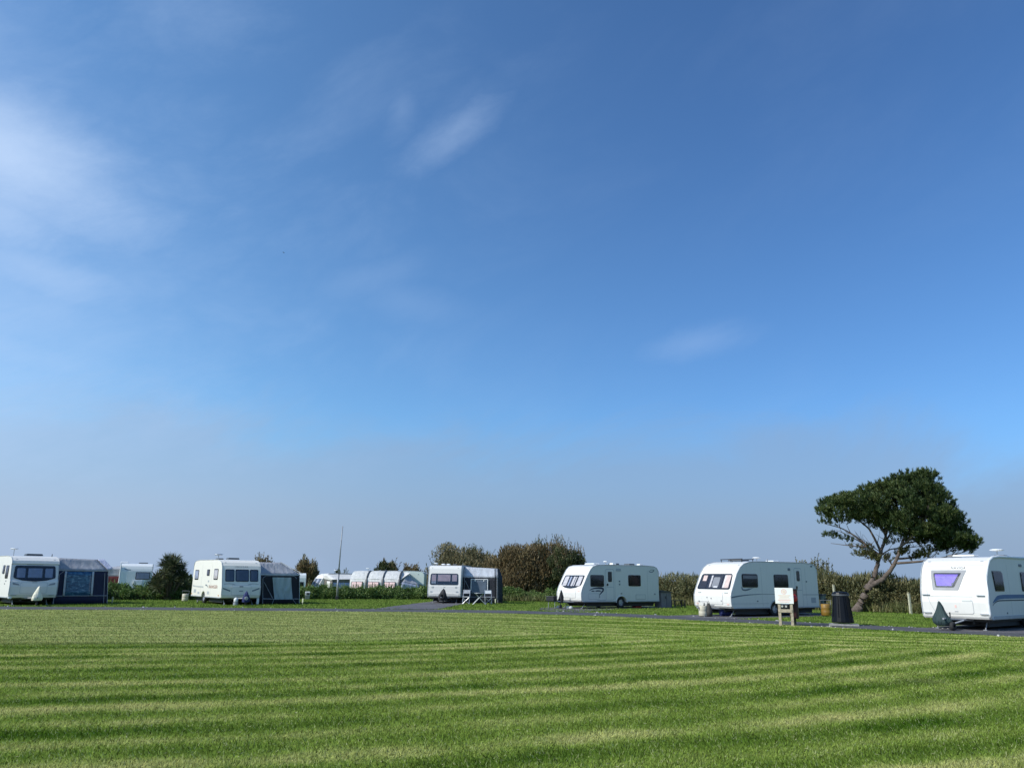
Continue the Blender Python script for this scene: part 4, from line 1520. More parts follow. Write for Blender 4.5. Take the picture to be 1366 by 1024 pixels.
swoosh('badge', smooth_pts([(5.45, 2.18), (5.6, 2.13), (5.78, 2.15), (5.9, 2.24)]), Dv.Rt, .008, 'decalgrey', Dv.root, [.02] + [.05] * 14 + [.02])
swoosh('badge', smooth_pts([(5.55, 2.24), (5.7, 2.27), (5.9, 2.25)]), Dv.Rt, .008, 'decalgrey', Dv.root, [.02] + [.03] * 9 + [.02])
mb = MB()
for k in range(13):
    a0 = math.pi * k / 12
    a1 = math.pi * (k + 1) / 12
    if k < 12:
        mb.box((HW + .012, 3.12 + .435 * math.cos((a0 + a1) / 2), .36 + .36 * math.sin((a0 + a1) / 2)), (.03, .045, .13), 0, 1, (a0 + a1) / 2)
mb.build('arch_trim', M['whiteplastic'], Dv.root)
Dv.rooflight(-.2, 2.0, .9, .5, .07, 'whiteplastic')
Dv.rooflight(.2, 3.4, .5, .5, .09, 'darkgrey')
Dv.rooflight(.55, 3.0, .3, .3, .10, 'whiteplastic')
Dv.rooflight(.3, 4.6, .5, .5, .09, 'darkgrey')
Dv.rooflight(.4, 5.4, .3, .3, .09, 'whiteplastic')
Dv.antenna(-.1, 3.0, .22, .15)

# --- E: long white caravan behind the notice
E_ = Caravan('long white caravan behind the notice board, blue-grey line along its shaded side', POSE['E'],
             [(.12, .38), (.03, .48), (.0, .66), (.0, .95), (.08, 1.17), (.52, 1.97), (.78, 2.26), (1.05, 2.42), (1.5, 2.52), (2.1, 2.55)], 6.85, 2.56, 'white', 3.25)


def Eout(d):
    return rpoly([(-1.02 + d, 1.24 + d), (.98 - d, 1.24 + d), (.90 - d, 1.96 - d), (-.94 + d, 1.96 - d)], .12)


fw = conform('window', Eout(0), E_.F, .02, M['frame'], E_.root, nz=14)
for (x0, x1, kk) in ((-.90, -.50, 0), (-.38, .38, 1), (.50, .86, 2)):
    conform('blind', rrect(x0, x1, 1.31, 1.90, .04), E_.F, .025, M['inside' if kk < 2 else 'peach'], fw, back=.015)  # 'inside' plates are dark in place of the cabin's own shade
    if kk == 0:
        conform('curtain', rrect(-.80, -.56, 1.62, 1.88, .02), E_.F, .030, M['peach'], fw, back=.02)
    if kk == 1:
        conform('curtain', rrect(-.30, -.20, 1.33, 1.88, .02), E_.F, .030, M['curtain'], fw, back=.02)
        conform('seat_back', rrect(-.15, .25, 1.33, 1.80, .08), E_.F, .028, M['grey'], fw, back=.02)
        conform('notice_card', rrect(-.02, .22, 1.32, 1.38, .01), E_.F, .032, M['whiteplastic'], fw, back=.02)
    if kk == 2:
        conform('curtain', rrect(.52, .60, 1.33, 1.88, .02), E_.F, .030, M['whiteplastic'], fw, back=.02)
    conform('pane', rrect(x0 - .04, x1 + .04, 1.28, 1.93, .05), E_.F, .045, M['glass'], fw, back=.02)
conform('top_joint', rrect(-1.0, 1.0, 2.10, 2.12, .008), E_.F, .006, M['palegrey'], E_.root)
E_.lid(-.62, .62, .56, 1.10)
conform('bumper_moulding', rrect(-1.08, 1.08, .40, .50, .04), E_.F, .05, M['white'], E_.root)
for (x, z) in ((-.3, .86), (-.05, .82), (.55, .72), (-.8, .68)):
    E_.plate('lid_catch', E_.F, x - .03, x + .03, z - .03, z + .03, 'grey', .025, .02)
for sx in (-1, 1):
    E_.plate('grab_handle', E_.F, sx * .80 - .10, sx * .80 + .10, 1.07, 1.12, 'palegrey', .03)
    E_.plate('front_light', E_.F, sx * .92 - .06, sx * .92 + .06, .54, .60, 'faded2', .02)
E_.plate('badge', E_.F, -.10, .10, .48, .52, 'grey', .055, .01)
E_.rwin(E_.Rt, .84, 2.00, 1.34, 1.96, .10, 'inside')
conform('valance', rrect(.92, 1.92, 1.74, 1.88, .02), E_.Rt, .030, M['grey'], E_.root, back=.024)
E_.rwin(E_.Rt, 3.24, 4.36, 1.30, 1.96, .09, 'inside')
E_.door(4.92, 5.46, .42, 2.26, 5.06, 5.30, 1.66, 2.16, split=1.22)
swoosh('window_flash', smooth_pts([(.80, 1.36), (.86, 1.24), (1.1, 1.22), (1.45, 1.28), (1.7, 1.335)]), E_.Rt, .006, 'decalgrey', E_.root, [.05] + [.07] * 13 + [.05, .04, .03, .02, .01, .01, .01])
ln_ = smooth_pts([(.0, .88), (.6, .95), (1.3, 1.0), (2.2, 1.03)])
swoosh('side_line', ln_, E_.Rt, .006, 'decalgrey', E_.root, [.07 - .05 * i / len(ln_) for i in range(len(ln_))])
swoosh('side_line', [(2.2, 1.03), (4.9, 1.03)], E_.Rt, .006, 'decalgrey', E_.root, [.018, .018])
swoosh('side_line', [(5.5, 1.0), (6.8, 1.0)], E_.Rt, .006, 'decalgrey', E_.root, [.018, .018])
swoosh('side_line', [(.1, .60), (2.75, .60)], E_.Rt, .006, 'seam', E_.root, [.016, .016])
E_.plate('fridge_vent', E_.Rt, 4.40, 4.58, 2.16, 2.28, 'decalgrey', .018)
E_.plate('socket_flap', E_.Rt, 5.82, 5.90, 1.60, 1.68, 'decalgrey', .02)
E_.plate('socket_flap', E_.Rt, 1.86, 1.94, .68, .74, 'decalgrey', .02)
E_.plate('marker_light', E_.Rt, 6.30, 6.44, 2.36, 2.44, 'decalgrey', .02)
E_.plate('service_hatch', E_.Rt, 6.15, 6.55, .60, .86, 'seam', .006)
mb = MB()
for k in range(12):
    a0 = math.pi * (k + .5) / 12
    mb.box((HW + .012, 3.25 + .435 * math.cos(a0), .36 + .36 * math.sin(a0)), (.03, .045, .13), 0, 1, a0)
mb.build('arch_trim', M['seam'], E_.root)
mb = MB()
for y in (1.75, 2.6):
    mb.tube([(-.85, y, 2.66), (.5, y, 2.68)], .022, 6)
for x in (-.8, -.2, .45):
    mb.tube([(x, 1.75, 2.52), (x, 1.75, 2.67)], .02, 6)
    mb.tube([(x, 2.6, 2.52), (x, 2.6, 2.67)], .02, 6)
mb.build('roof_bars', M['black'], E_.root)
E_.rooflight(-.1, 2.2, .9, .6, .08, 'darkgrey')
E_.rooflight(.4, 4.2, .5, .5, .06, 'whiteplastic')
E_.antenna(.3, 3.1, .20, .20)
mb = MB(); mb.tube([(.7, 3.4, 2.5), (.7, 3.4, 2.70)], .03, 6); mb.build('flue', M['grey'], E_.root)

# --- F: purple blind
Fv = Caravan('white caravan at the right edge, purple blind in its front window, blue side band', POSE['F'],
             [(.05, .38), (.0, .46), (-.03, .60), (-.05, .95), (.0, 1.35), (.14, 1.85), (.32, 2.18), (.55, 2.40), (.90, 2.52), (1.5, 2.57)], 6.9, 2.58, 'white', 3.9)


def Fwin(d):
    d = d - .03
    return rpoly([(-.66 + d, 1.40 + d), (.14 - d * 1.4, 1.40 + d), (.40 - d * 1.7, 2.05 - d), (-.74 + d, 2.05 - d)], .03)


fr = conform('window', Fwin(0), Fv.F, .012, M['grey'], Fv.root, nz=12)
conform('window_edge', Fwin(.10), Fv.F, .022, M['frame'], fr, nz=12)
conform('blind', Fwin(.15), Fv.F, .030, M['blindpurple'], fr, nz=12)
conform('catch', rrect(-.03, .05, 1.53, 1.63, .02), Fv.F, .045, M['navy'], fr)
conform('pane', Fwin(.13), Fv.F, .050, M['glass'], fr, nz=12, back=.035)
letters('NAVIGA', .125, M['text'], 'lettering', Fv.root, lambda u, v: Fv.F(.16 + u, 2.15 + v, .008), 1.15)
conform('top_joint', rrect(-1.0, 1.0, 2.235, 2.25, .006), Fv.F, .006, M['palegrey'], Fv.root)
swoosh('panel_joint', smooth_pts([(-.95, 2.15), (-.93, 1.6), (-.84, 1.0), (-.62, .5)]), Fv.F, .006, 'seam', Fv.root, [.012] * 16)
conform('mid_joint', rrect(-.78, .62, 1.145, 1.158, .005), Fv.F, .006, M['palegrey'], Fv.root)
Fv.lid(-.55, .62, .56, 1.04, r=.10)
for sx in (-1, 1):
    Fv.plate('grab_handle', Fv.F, sx * .92 - .14, sx * .92 + .12, 1.18, 1.21, 'decalgrey', .05, .012)
    Fv.plate('bumper_step', Fv.F, sx * .95 - .12, sx * .95 + .14, .55, .585, 'seam', .06, .01)
conform('bumper_moulding', rrect(-1.10, 1.10, .40, .50, .04), Fv.F, .07, M['white'], Fv.root)
Fv.plate('badge', Fv.F, .02, .08, .76, .86, 'faded2', .02, .02)
Fv.plate('badge', Fv.F, .0, .12, .62, .645, 'grey', .02, .01)
Fv.plate('badge', Fv.F, .28, .60, .98, 1.02, 'palegrey', .02, .01)
# the moulded corner post that stands proud of the side
mb = MB()
pts = [(HW - .01, y + .02, z) for y, z in Fv.prof[1:11]]
mb.tube(pts, [.055] * len(pts), 8)
mb.build('corner_post', M['whiteplastic'], Fv.root, smooth=True)
Fv.window(Fv.Rt, lambda d: rpoly([(.78 + d, 1.35 + d), (1.66 - d, 1.35 + d), (1.66 - d, 1.98 - d), (1.52 - d, 2.06 - d), (.66 + d, 2.06 - d)], .05), 'inside')
Fv.rwin(Fv.Rt, 3.52, 4.6, 1.34, 2.06, .08, 'inside')
st = smooth_pts([(.38, .95), (.62, 1.04), (.95, 1.13), (1.5, 1.16)])
swoosh('blue_band', st + [Vector((6.8, 1.17))], Fv.Rt, .006, 'blue', Fv.root, [.02 + .12 * min(1, i / 9) for i in range(len(st) + 1)])
st = smooth_pts([(.34, .86), (.6, .96), (.95, 1.02), (1.5, 1.03)])
swoosh('navy_line', st + [Vector((6.8, 1.03))], Fv.Rt, .006, 'navy', Fv.root, [.015 + .025 * min(1, i / 9) for i in range(len(st) + 1)])
Fv.plate('side_skirt', Fv.Rt, .3, 3.4, .40, .50, 'seam', .03, .02)
Fv.plate('socket_flap', Fv.Rt, 1.62, 1.68, .56, .62, 'decalgrey', .02)
Fv.plate('fridge_vent', Fv.Rt, 3.5, 3.8, 2.25, 2.35, 'decalgrey', .02)
Fv.rooflight(-.1, 1.9, .8, .55, .06, 'whiteplastic')
Fv.rooflight(-.7, 2.4, .4, .4, .09, 'darkgrey')
Fv.rooflight(.6, 3.4, .4, .4, .08, 'darkgrey')
Fv.antenna(.85, 2.3, .26, .24)
mb = MB(); mb.tube([(.75, 3.0, 2.5), (.75, 3.0, 2.66)], .03, 6); mb.build('flue', M['grey'], Fv.root)


# ------------------------------------------------------------------ awnings
def patch(mb, a, b, c, d, n=8, m_=6, sag=.02, seed=0):
    """a slightly slack sheet of cloth between four corners"""
    r = np.random.default_rng(seed)
    a, b, c, d = (np.array(p, float) for p in (a, b, c, d))
    nr = np.cross(b - a, d - a)
    nr = nr / (np.linalg.norm(nr) + 1e-9)
    k1, k2 = r.uniform(2, 5, 2)
    vs = []
    for j in range(m_ + 1):
        v = j / m_
        for i in range(n + 1):
            u = i / n
            p = (a * (1 - u) + b * u) * (1 - v) + (d * (1 - u) + c * u) * v
            w_ = math.sin(math.pi * u) * math.sin(math.pi * v)
            p = p - nr * sag * w_ * (1 + .6 * math.sin(k1 * 3 * u + k2 * v * 2)) + nr * sag * .3 * math.sin(9 * u + 5 * v) * w_
            vs.append(tuple(p))
    fs = [(j * (n + 1) + i, j * (n + 1) + i + 1, (j + 1) * (n + 1) + i + 1, (j + 1) * (n + 1) + i) for j in range(m_) for i in range(n)]
    return mb.add(vs, fs)


def cloth(name, a, b, c, d, mat, parent, n=8, m_=6, sag=.02, seed=0, thick=.008):
    mb = MB()
    patch(mb, a, b, c, d, n, m_, sag, seed)
    o = mb.build(name, M[mat], parent, smooth=True)
    so = o.modifiers.new('thickness', 'SOLIDIFY')
    so.thickness = thick
    return o


def strip(name, p, q, r, mat, parent, n=6):
    return MB().tube([p, q], r, n).build(name, M[mat], parent)


def awning(label, pose, xt, xe, xb, zb, zt, zt2, y0, y1, setb, roof, wall, z0=0.0, xi=1.14, side_roof=None, trim='fgrey', group='awnings attached to caravans', flare=0.0):
    r = thing('awning', label, 'awning', (pose[0], pose[1], z0), R(pose[2]), group)
    cloth('front_panel', (xi, y0, .02), (xb, y0, .02), (xe, y0, zb), (xi, y0, zb), wall, r, sag=.03, seed=1)
    cloth('front_roof', (xi, y0, zb), (xe, y0, zb), (xt, y0 + setb, zt2), (xi, y0 + setb, zt), roof, r, sag=.05, seed=2)
    cloth('side_panel', (xb, y0, .02), (xb + flare, y1, .02), (xe + flare, y1, zb), (xe, y0, zb), wall, r, sag=.04, seed=3)
    cloth('side_roof', (xe, y0, zb), (xe + flare, y1, zb), (xt, y1 - setb * .5, zt2), (xt, y0 + setb, zt2), side_roof or roof, r, sag=.03, seed=4)
    cloth('roof', (xi, y0 + setb, zt), (xt, y0 + setb, zt2), (xt, y1 - setb * .5, zt2), (xi, y1 - setb * .5, zt), roof, r, sag=.05, seed=5)
    cloth('back_panel', (xi, y1, .02), (xb + flare, y1, .02), (xe + flare, y1, zb), (xi, y1, zb), wall, r, sag=.02, seed=6)
    # hem band under the eave
    cloth('valance', (xi, y0 - .02, zb - .07), (xe + .01, y0 - .02, zb - .07), (xe + .01, y0 - .02, zb + .01), (xi, y0 - .02, zb + .01), trim, r, sag=.0)
    for (p, q) in (((xb - .02, y0 - .012, .02), (xe - .02, y0 - .012, zb)), ((xe, y0 - .01, zb), (xt, y0 + setb - .01, zt2))):
        strip('piping', p, q, .018, trim, r)
    for (p, q) in (((xb + .02, y0 - .01, .12), (xb + .55, y0 - .35, .0)), ((xb + flare + .02, y1, .12), (xb + flare + .5, y1 + .3, 0))):
        strip('guy_line', p, q, .008, 'black', r, 4)
    return r


def window_glint_pattern():  # reflection and contents of the clear window put into one colour pattern
    m = bpy.data.materials.new('blue_window_glints')
    m.use_nodes = True
    t = NT(m.node_tree)
    b = m.node_tree.nodes['Principled BSDF']
    tc = t.n('ShaderNodeTexCoord')
    mp = t.n('ShaderNodeMapping')
    mp.inputs['Scale'].default_value = (1.5, 1, 5.5)
    t.put(mp.inputs[0], tc.outputs['Object'])
    a_ = t.noise(mp.outputs[0], 2.6, 5, .6, .6)
    mp2 = t.n('ShaderNodeMapping')
    mp2.inputs['Scale'].default_value = (4.5, 1, 1.4)
    t.put(mp2.inputs[0], tc.outputs['Object'])
    b_ = t.noise(mp2.outputs[0], 1.7, 4, .6, .4)
    f = t.m('ADD', t.m('MULTIPLY', a_, .65), t.m('MULTIPLY', b_, .35))
    t.put(b.inputs['Base Color'], t.ramp(f, [(.36, (.012, .035, .085)), (.47, (.035, .10, .19)), (.55, (.06, .17, .27)), (.62, (.28, .40, .50))]))
    b.inputs['Roughness'].default_value = .25
    return m


M['glints'] = window_glint_pattern()

# A: navy and grey awning
aw = awning('navy awning with grey roof and big blue-glinting clear window beside the far-left caravan', POSE['A'], 3.30, 3.84, 4.02, 1.86, 2.50, 2.46, .9, 4.6, .5, 'fgrey', 'fnavy', side_roof='flilac')  # lilac side roof: sky light put into the colour of grey canvas
y = .875
o = cloth('window', (1.70, y, .47), (3.06, y, .47), (3.0, y, 1.76), (1.66, y, 1.76), 'fnavy', aw, sag=.005)
o.data.materials.clear(); o.data.materials.append(M['glints'])
for x0, x1 in ((1.70, 1.64), (3.12, 3.04)):
    cloth('window_strip', (x0 - .05, y - .015, .44), (x0 + .05, y - .015, .44), (x1 + .05, y - .015, 1.78), (x1 - .05, y - .015, 1.78), 'flight', aw, sag=.0)
strip('seam_strip', (1.2, y - .005, .45), (3.92, y - .005, .45), .020, 'fgrey', aw)
strip('seam_strip', (1.36, y - .005, .45), (1.34, y - .005, 1.6), .014, 'fgrey', aw)
strip('seam_strip', (3.80, y - .005, .05), (3.66, y - .005, 1.7), .014, 'fgrey', aw)
strip('seam_strip', (1.34, y - .005, 1.6), (1.55, y - .005, 1.78), .014, 'fgrey', aw)
strip('edge_pole', (1.24, y + .02, .02), (1.24, y + .02, 1.86), .028, 'fgrey', aw)

cloth('skylit_flap', (3.80, .84, 1.88), (4.06, .80, 1.95), (3.64, 1.32, 2.49), (3.32, 1.36, 2.47), 'flilac', aw, sag=.01)  # added sheet; its lilac stands in for the roof side reflecting sky

# B: charcoal awning with a grey-green curtain
aw = awning('charcoal awning with a pale grey-green curtain in its window beside the orange-lettered caravan', POSE['B'], 2.72, 3.80, 3.92, 1.76, 2.46, 2.47, .9, 4.4, .65, 'fgrey', 'fdark', trim='flight', side_roof='fdark', flare=.12)
y = .87
mb = MB()
NX, NZ = 26, 10
vs = []
for j in range(NZ + 1):
    v = j / NZ
    for i in range(NX + 1):
        u = i / NX
        x = (2.30 + (3.44 - 2.30) * u) * (1 - v) + (2.06 + (3.24 - 2.06) * u) * v
        vs.append((x, y - .03 - .035 * math.sin(u * 21 + 2.5 * math.sin(v * 3)) * (.3 + .7 * v), .27 + 1.30 * v))
mb.add(vs, [(j * (NX + 1) + i, j * (NX + 1) + i + 1, (j + 1) * (NX + 1) + i + 1, (j + 1) * (NX + 1) + i) for j in range(NZ) for i in range(NX)])
mb.build('curtain', M['curtgreen'], aw, smooth=True)
strip('seam_strip', (1.62, y, .03), (1.50, y, 1.50), .020, 'fgrey', aw)
for p, q in zip(smooth_pts([(1.50, 1.50), (1.62, 1.62), (1.9, 1.66), (2.9, 1.67), (3.4, 1.66), (3.6, 1.52)], 3)[:-1], smooth_pts([(1.50, 1.50), (1.62, 1.62), (1.9, 1.66), (2.9, 1.67), (3.4, 1.66), (3.6, 1.52)], 3)[1:]):
    strip('seam_strip', (p.x, y, p.y), (q.x, y, q.y), .014, 'fgrey', aw)
strip('tension_pole', (1.60, y, 1.28), (2.18, y - .05, .35), .018, 'fgrey', aw)
strip('seam_strip', (1.62, y, .32), (2.3, y, .30), .018, 'flight', aw)
strip('seam_strip', (3.44, y, .30), (3.88, y, .30), .014, 'flight', aw)
strip('peg_line', (2.3, y, .30), (2.15, y - .1, .0), .012, 'fgrey', aw)
strip('peg_line', (3.44, y, .30), (3.66, y - .12, .0), .012, 'fgrey', aw)
strip('edge_highlight_cord', (2.74, 1.56, 2.50), (3.95, .88, 1.80), .022, 'fwhite', aw)  # white cord added as the bright highlight along the roof edge
strip('edge_pole', (1.36, y + .02, .02), (1.30, y + .02, 1.76), .03, 'flight', aw)

# C: dark awning, white-framed window
aw = awning('dark awning with a white-framed window behind the folding chairs', POSE['C'], 3.46, 3.56, 3.60, 1.76, 2.42, 2.32, .9, 2.9, .45, 'flight', 'fdark', side_roof='fdark', flare=.12)
y = .875
cloth('window', (1.74, y, .62), (2.84, y, .62), (2.84, y, 1.55), (1.74, y, 1.55), 'curtgreen', aw, sag=.02).data.materials[0] = M['blindblue']
for (p, q) in (((1.72, y - .02, .85), (1.72, y - .02, 1.58)), ((2.87, y - .02, .85), (2.87, y - .02, 1.58)), ((1.70, y - .02, 1.58), (2.89, y - .02, 1.58))):
    strip('window_strip', p, q, .028, 'whiteplastic', aw)
strip('edge_pole', (3.42, y - .03, .02), (3.36, y - .03, 2.3), .035, 'black', aw)
strip('edge_pole', (3.52, y - .03, .3), (3.50, y - .03, 2.25), .02, 'fgrey', aw)
strip('seam_strip', (1.25, y, .04), (1.25, y, 1.7), .015, 'fgrey', aw)
strip('tension_pole', (1.30, y - .01, 1.5), (1.62, y - .01, .9), .015, 'fgrey', aw)
strip('seam_strip', (1.3, y, .42), (3.55, y, .42), .014, 'fgrey', aw)
for x in (2.0, 2.6):
    MB().box((x, y - .03, 1.50), (.07, .02, .08)).build('curtain_tab', M['whiteplastic'], aw)


# ------------------------------------------------------------------ caravans beyond the hedge
gG = 'caravans beyond the bramble hedge'
Gp = (-28.75, 61.0, 24)
G = Caravan('grey-white caravan beyond the hedge, one wide window, seen just right of the navy awning', Gp,
            [(.05, .38), (.0, .6), (.0, 1.9), (.05, 2.12), (.12, 2.3), (.3, 2.44), (.6, 2.48)], 5.5, 2.49, 'oldwhite', 3.0, group=gG, z0=0)
G.rwin(G.F, -.02, 1.0, 1.30, 1.86, .03, 'blindgrey')
conform('top_joint', rrect(-1.05, 1.05, 1.95, 1.97, .006), G.F, .006, M['seam'], G.root)
swoosh('badge', [(-.85, 2.08), (-.7, 2.04), (-.4, 2.02)], G.F, .01, 'decalgrey', G.root, [.05, .06, .03])
conform('front_box', rrect(-.1, .5, .9, 1.22, .04), G.F, .12, M['whiteplastic'], G.root)
G.rooflight(.4, 1.4, .7, .4, .07)
G.rooflight(-.95, 2.0, .6, .6, .14, 'whiteplastic')
strip('sunlit_corner_strip', (-1.12, .02, .5), (-1.12, .02, 2.40), .045, 'whiteplastic', G.root)  # white trim added to give the sunlit strip down the corner
r = thing('awning', 'small grey porch awning with maroon lower wall squeezed behind the navy awning', 'awning', (Gp[0], Gp[1], 0), R(Gp[2]), 'awnings attached to caravans')
cloth('front_panel', (-2.3, .7, .02), (-1.16, .7, .02), (-1.16, .7, 1.55), (-2.3, .7, 1.55), 'fred', r)
cloth('upper_panel', (-2.3, .69, 1.56), (-1.16, .69, 1.56), (-1.16, .69, 2.1), (-2.0, .69, 2.1), 'fgrey', r)
cloth('roof', (-2.1, .7, 2.1), (-1.16, .7, 2.1), (-1.16, 3, 2.35), (-2.1, 3, 2.2), 'fgrey', r)
cloth('side_panel', (-2.3, .7, .02), (-2.3, 3, .02), (-2.1, 3, 2.2), (-2.1, .7, 2.1), 'fred', r)

Hp = (-21.55, 87.6, -55)
Hc = Caravan('white caravan with sloping front window beyond the hedge, left of the tall mast', Hp,
             [(.10, .38), (.0, .6), (.0, .9), (.1, 1.2), (.5, 1.95), (.8, 2.3), (1.2, 2.48), (1.8, 2.52)], 6.0, 2.53, 'white', 3.2, group=gG, z0=gz(0, 88))
Hc.rwin(Hc.F, -.95, -.30, 1.15, 1.95, .06, 'blindblue')
Hc.rwin(Hc.F, -.20, .35, 1.15, 1.95, .06, 'blindgrey')
Hc.rwin(Hc.F, .42, .90, 1.15, 1.95, .06, 'blindblue')
Hc.antenna(.0, 2.4, .35, .22)
r = thing('awning', 'open white awning with lilac side wall and dark diagonal stripes behind the tall mast', 'awning', (Hp[0], Hp[1], gz(0, 88)), R(Hp[2]), 'awnings attached to caravans')
cloth('front_panel', (1.14, .7, .02), (3.5, .7, .02), (3.5, .7, 1.75), (1.14, .7, 1.95), 'fbrown', r)
cloth('door_panel', (2.0, .66, .3), (2.9, .66, .3), (2.9, .66, 1.65), (2.0, .66, 1.70), 'fwhite', r, sag=.01)
cloth('roof', (1.14, .6, 2.42), (3.6, .5, 1.86), (3.6, 4.6, 1.95), (1.14, 4.6, 2.42), 'fwhite', r, sag=.05)
cloth('gable', (1.14, .6, 1.9), (3.55, .6, 1.75), (3.55, .55, 1.85), (1.14, .55, 2.40), 'fwhite', r, sag=.0)
cloth('side_panel', (3.5, .7, .02), (3.5, 4.5, .02), (3.5, 4.5, 1.55), (3.5, .7, 1.55), 'flilac', r, sag=.06)
cloth('gap_shade_sheet', (3.47, .7, 1.55), (3.47, 4.5, 1.55), (3.5, 4.5, 1.92), (3.5, .7, 1.84), 'fbrown', r, sag=.0)  # brown sheet stands in for the shade of the open gap
for k in range(2):
    cloth('stripe', (3.53, 2.3 + k * .55, .45), (3.53, 2.5 + k * .55, .45), (3.53, 3.75 + k * .55, 1.45), (3.53, 3.58 + k * .55, 1.45), 'fdark', r, sag=.03)
strip('pole', (3.52, .68, 0), (3.52, .68, 1.82), .05, 'darkgrey', r)

Jp = (-15.3, 79.0, -90)
J = Caravan('pale green-white caravan side-on behind the three-bay awning', Jp,
            [(.10, .38), (.0, .6), (.0, 1.0), (.2, 1.9), (.45, 2.3), (.8, 2.44), (1.3, 2.48)], 6.9, 2.50, 'palegreen', 3.4, group=gG, z0=gz(0, 79) + .08)
J.antenna(.3, 1.2, .22, .24)
J.marker(J.Rt, 6.3, 2.2, 'grey')
J.rwin(J.Rt, 5.4, 6.1, .95, 1.25, .04, 'inside')
r = thing('awning', 'three-bay inflatable white awning with dark ribs and pink-curtained windows', 'awning', (-15.25, 77.85, gz(0, 78) + .05), 0, 'awnings attached to caravans')
BW = 1.56
arc = [(0.0, 2.44), (-.7, 2.36), (-1.3, 2.15), (-1.75, 1.88), (-2.05, 1.66)]
for k in range(3):
    x0 = k * BW
    mb = MB()
    vs = []
    for i in range(7):
        u = i / 6
        for (yy, zz) in arc:
            vs.append((x0 + BW * u, yy, zz + .05 * math.sin(math.pi * u)))
    m_ = len(arc)
    mb.add(vs, [(i * m_ + j, i * m_ + j + 1, (i + 1) * m_ + j + 1, (i + 1) * m_ + j) for i in range(6) for j in range(m_ - 1)])
    mb.build('roof_bay', M['fwhite'], r, smooth=True)
    cloth('front_panel', (x0, -2.30, .02), (x0 + BW, -2.30, .02), (x0 + BW, -2.05, 1.66), (x0, -2.05, 1.66), 'fwhite', r)
    wn = cloth('window', (x0 + .16, -2.34, .45), (x0 + BW - .30, -2.34, .45), (x0 + BW - .30, -2.15, 1.46), (x0 + .16, -2.15, 1.46), 'fdark', r, sag=0)
    for (a, b) in ((.22, .62), (.68, 1.18)):
        cloth('curtain', (x0 + a, -2.37, .48), (x0 + b, -2.37, .48), (x0 + b, -2.18, 1.42), (x0 + a, -2.18, 1.42), 'fwhite', wn, sag=.03).data.materials[0] = M['blindpink']
for k in range(1, 4):
    MB().tube([(k * BW, yy - .03, zz + .03) for yy, zz in arc] + [(k * BW - .02, -2.33, .02)], .075, 8).build('rib', M['darkgrey'], r, smooth=True)
xr = 3 * BW
cloth('side_panel', (xr, -2.3, .02), (xr + .1, 0, .02), (xr + .05, 0, 2.40), (xr, -1.7, 1.85), 'fgrey', r)
cloth('open_flap', (xr + .05, -2.0, 1.62), (xr + .95, -1.0, 2.36), (xr + .5, 0, 2.42), (xr, -.5, 2.38), 'fwhite', r, sag=.05)
cloth('door_flap', (xr + .05, -2.2, .02), (xr + 1.4, -1.7, .02), (xr + 1.9, -1.4, 1.15), (xr + .3, -2.1, 1.45), 'flilac', r, sag=.08)
cloth('upper_flap', (xr + .3, -2.0, 1.46), (xr + 1.9, -1.2, 1.2), (xr + 1.1, -.7, 1.75), (xr + .7, -1.0, 2.2), 'fgrey', r, sag=.06)
t_ = thing('wheel_cover', 'black round shape against the pale green caravan beside the three-bay awning', 'cover', (-8.75, 77.0, gz(0, 77)))
MB().lathe([(0, 0), (.30, .02), (.34, .25), (.36, 1.0), (.28, 1.22), (0, 1.32)], (0, 0, 0), 'Z', 14).build('cover_cloth', M['covblack'], t_, smooth=True)

Kp = (-20.9, 84.5, 20)
K = Caravan('grey caravan end just visible between the charcoal awning and the sloping-windowed caravan', Kp,
            [(.05, .38), (.0, .6), (.0, 1.9), (.1, 2.2), (.3, 2.36), (.6, 2.40)], 5.5, 2.41, 'oldwhite', 3.0, group=gG, z0=gz(0, 84))
K.rwin(K.F, -.9, .9, .9, 1.5, .04, 'inside')
K.root.location.x = -23.1
K.root.location.y = 85.5


# ------------------------------------------------------------------ covers over the hitches
def at_local(pose, x, y, z=0.0):
    p = loc2w(pose, x, y)
    return (p[0], p[1], z)


def cover(label, pose, x, y, prof, mat, lean=(0, 0), n=14, seed=1):
    r = random.Random(seed)
    t = thing('hitch_cover', label, 'hitch cover', at_local(pose, x, y), R(pose[2]), 'covers over caravan hitches')
    vs = []
    zmax = prof[-1][1]
    for (rad, z) in prof:
        for k in range(n):
            a = 2 * math.pi * k / n
            q = rad * (1 + .16 * math.sin(3 * a + z * 7) + r.uniform(-.07, .07))
            f = z / zmax
            vs.append((q * math.cos(a) * 1.1 + lean[0] * f, q * math.sin(a) + lean[1] * f, z))
    m_ = len(prof)
    fs = [(i * n + k, i * n + (k + 1) % n, (i + 1) * n + (k + 1) % n, (i + 1) * n + k) for i in range(m_ - 1) for k in range(n)]
    MB().add(vs, fs).build('cover_cloth', M[mat], t, smooth=True)
    return t


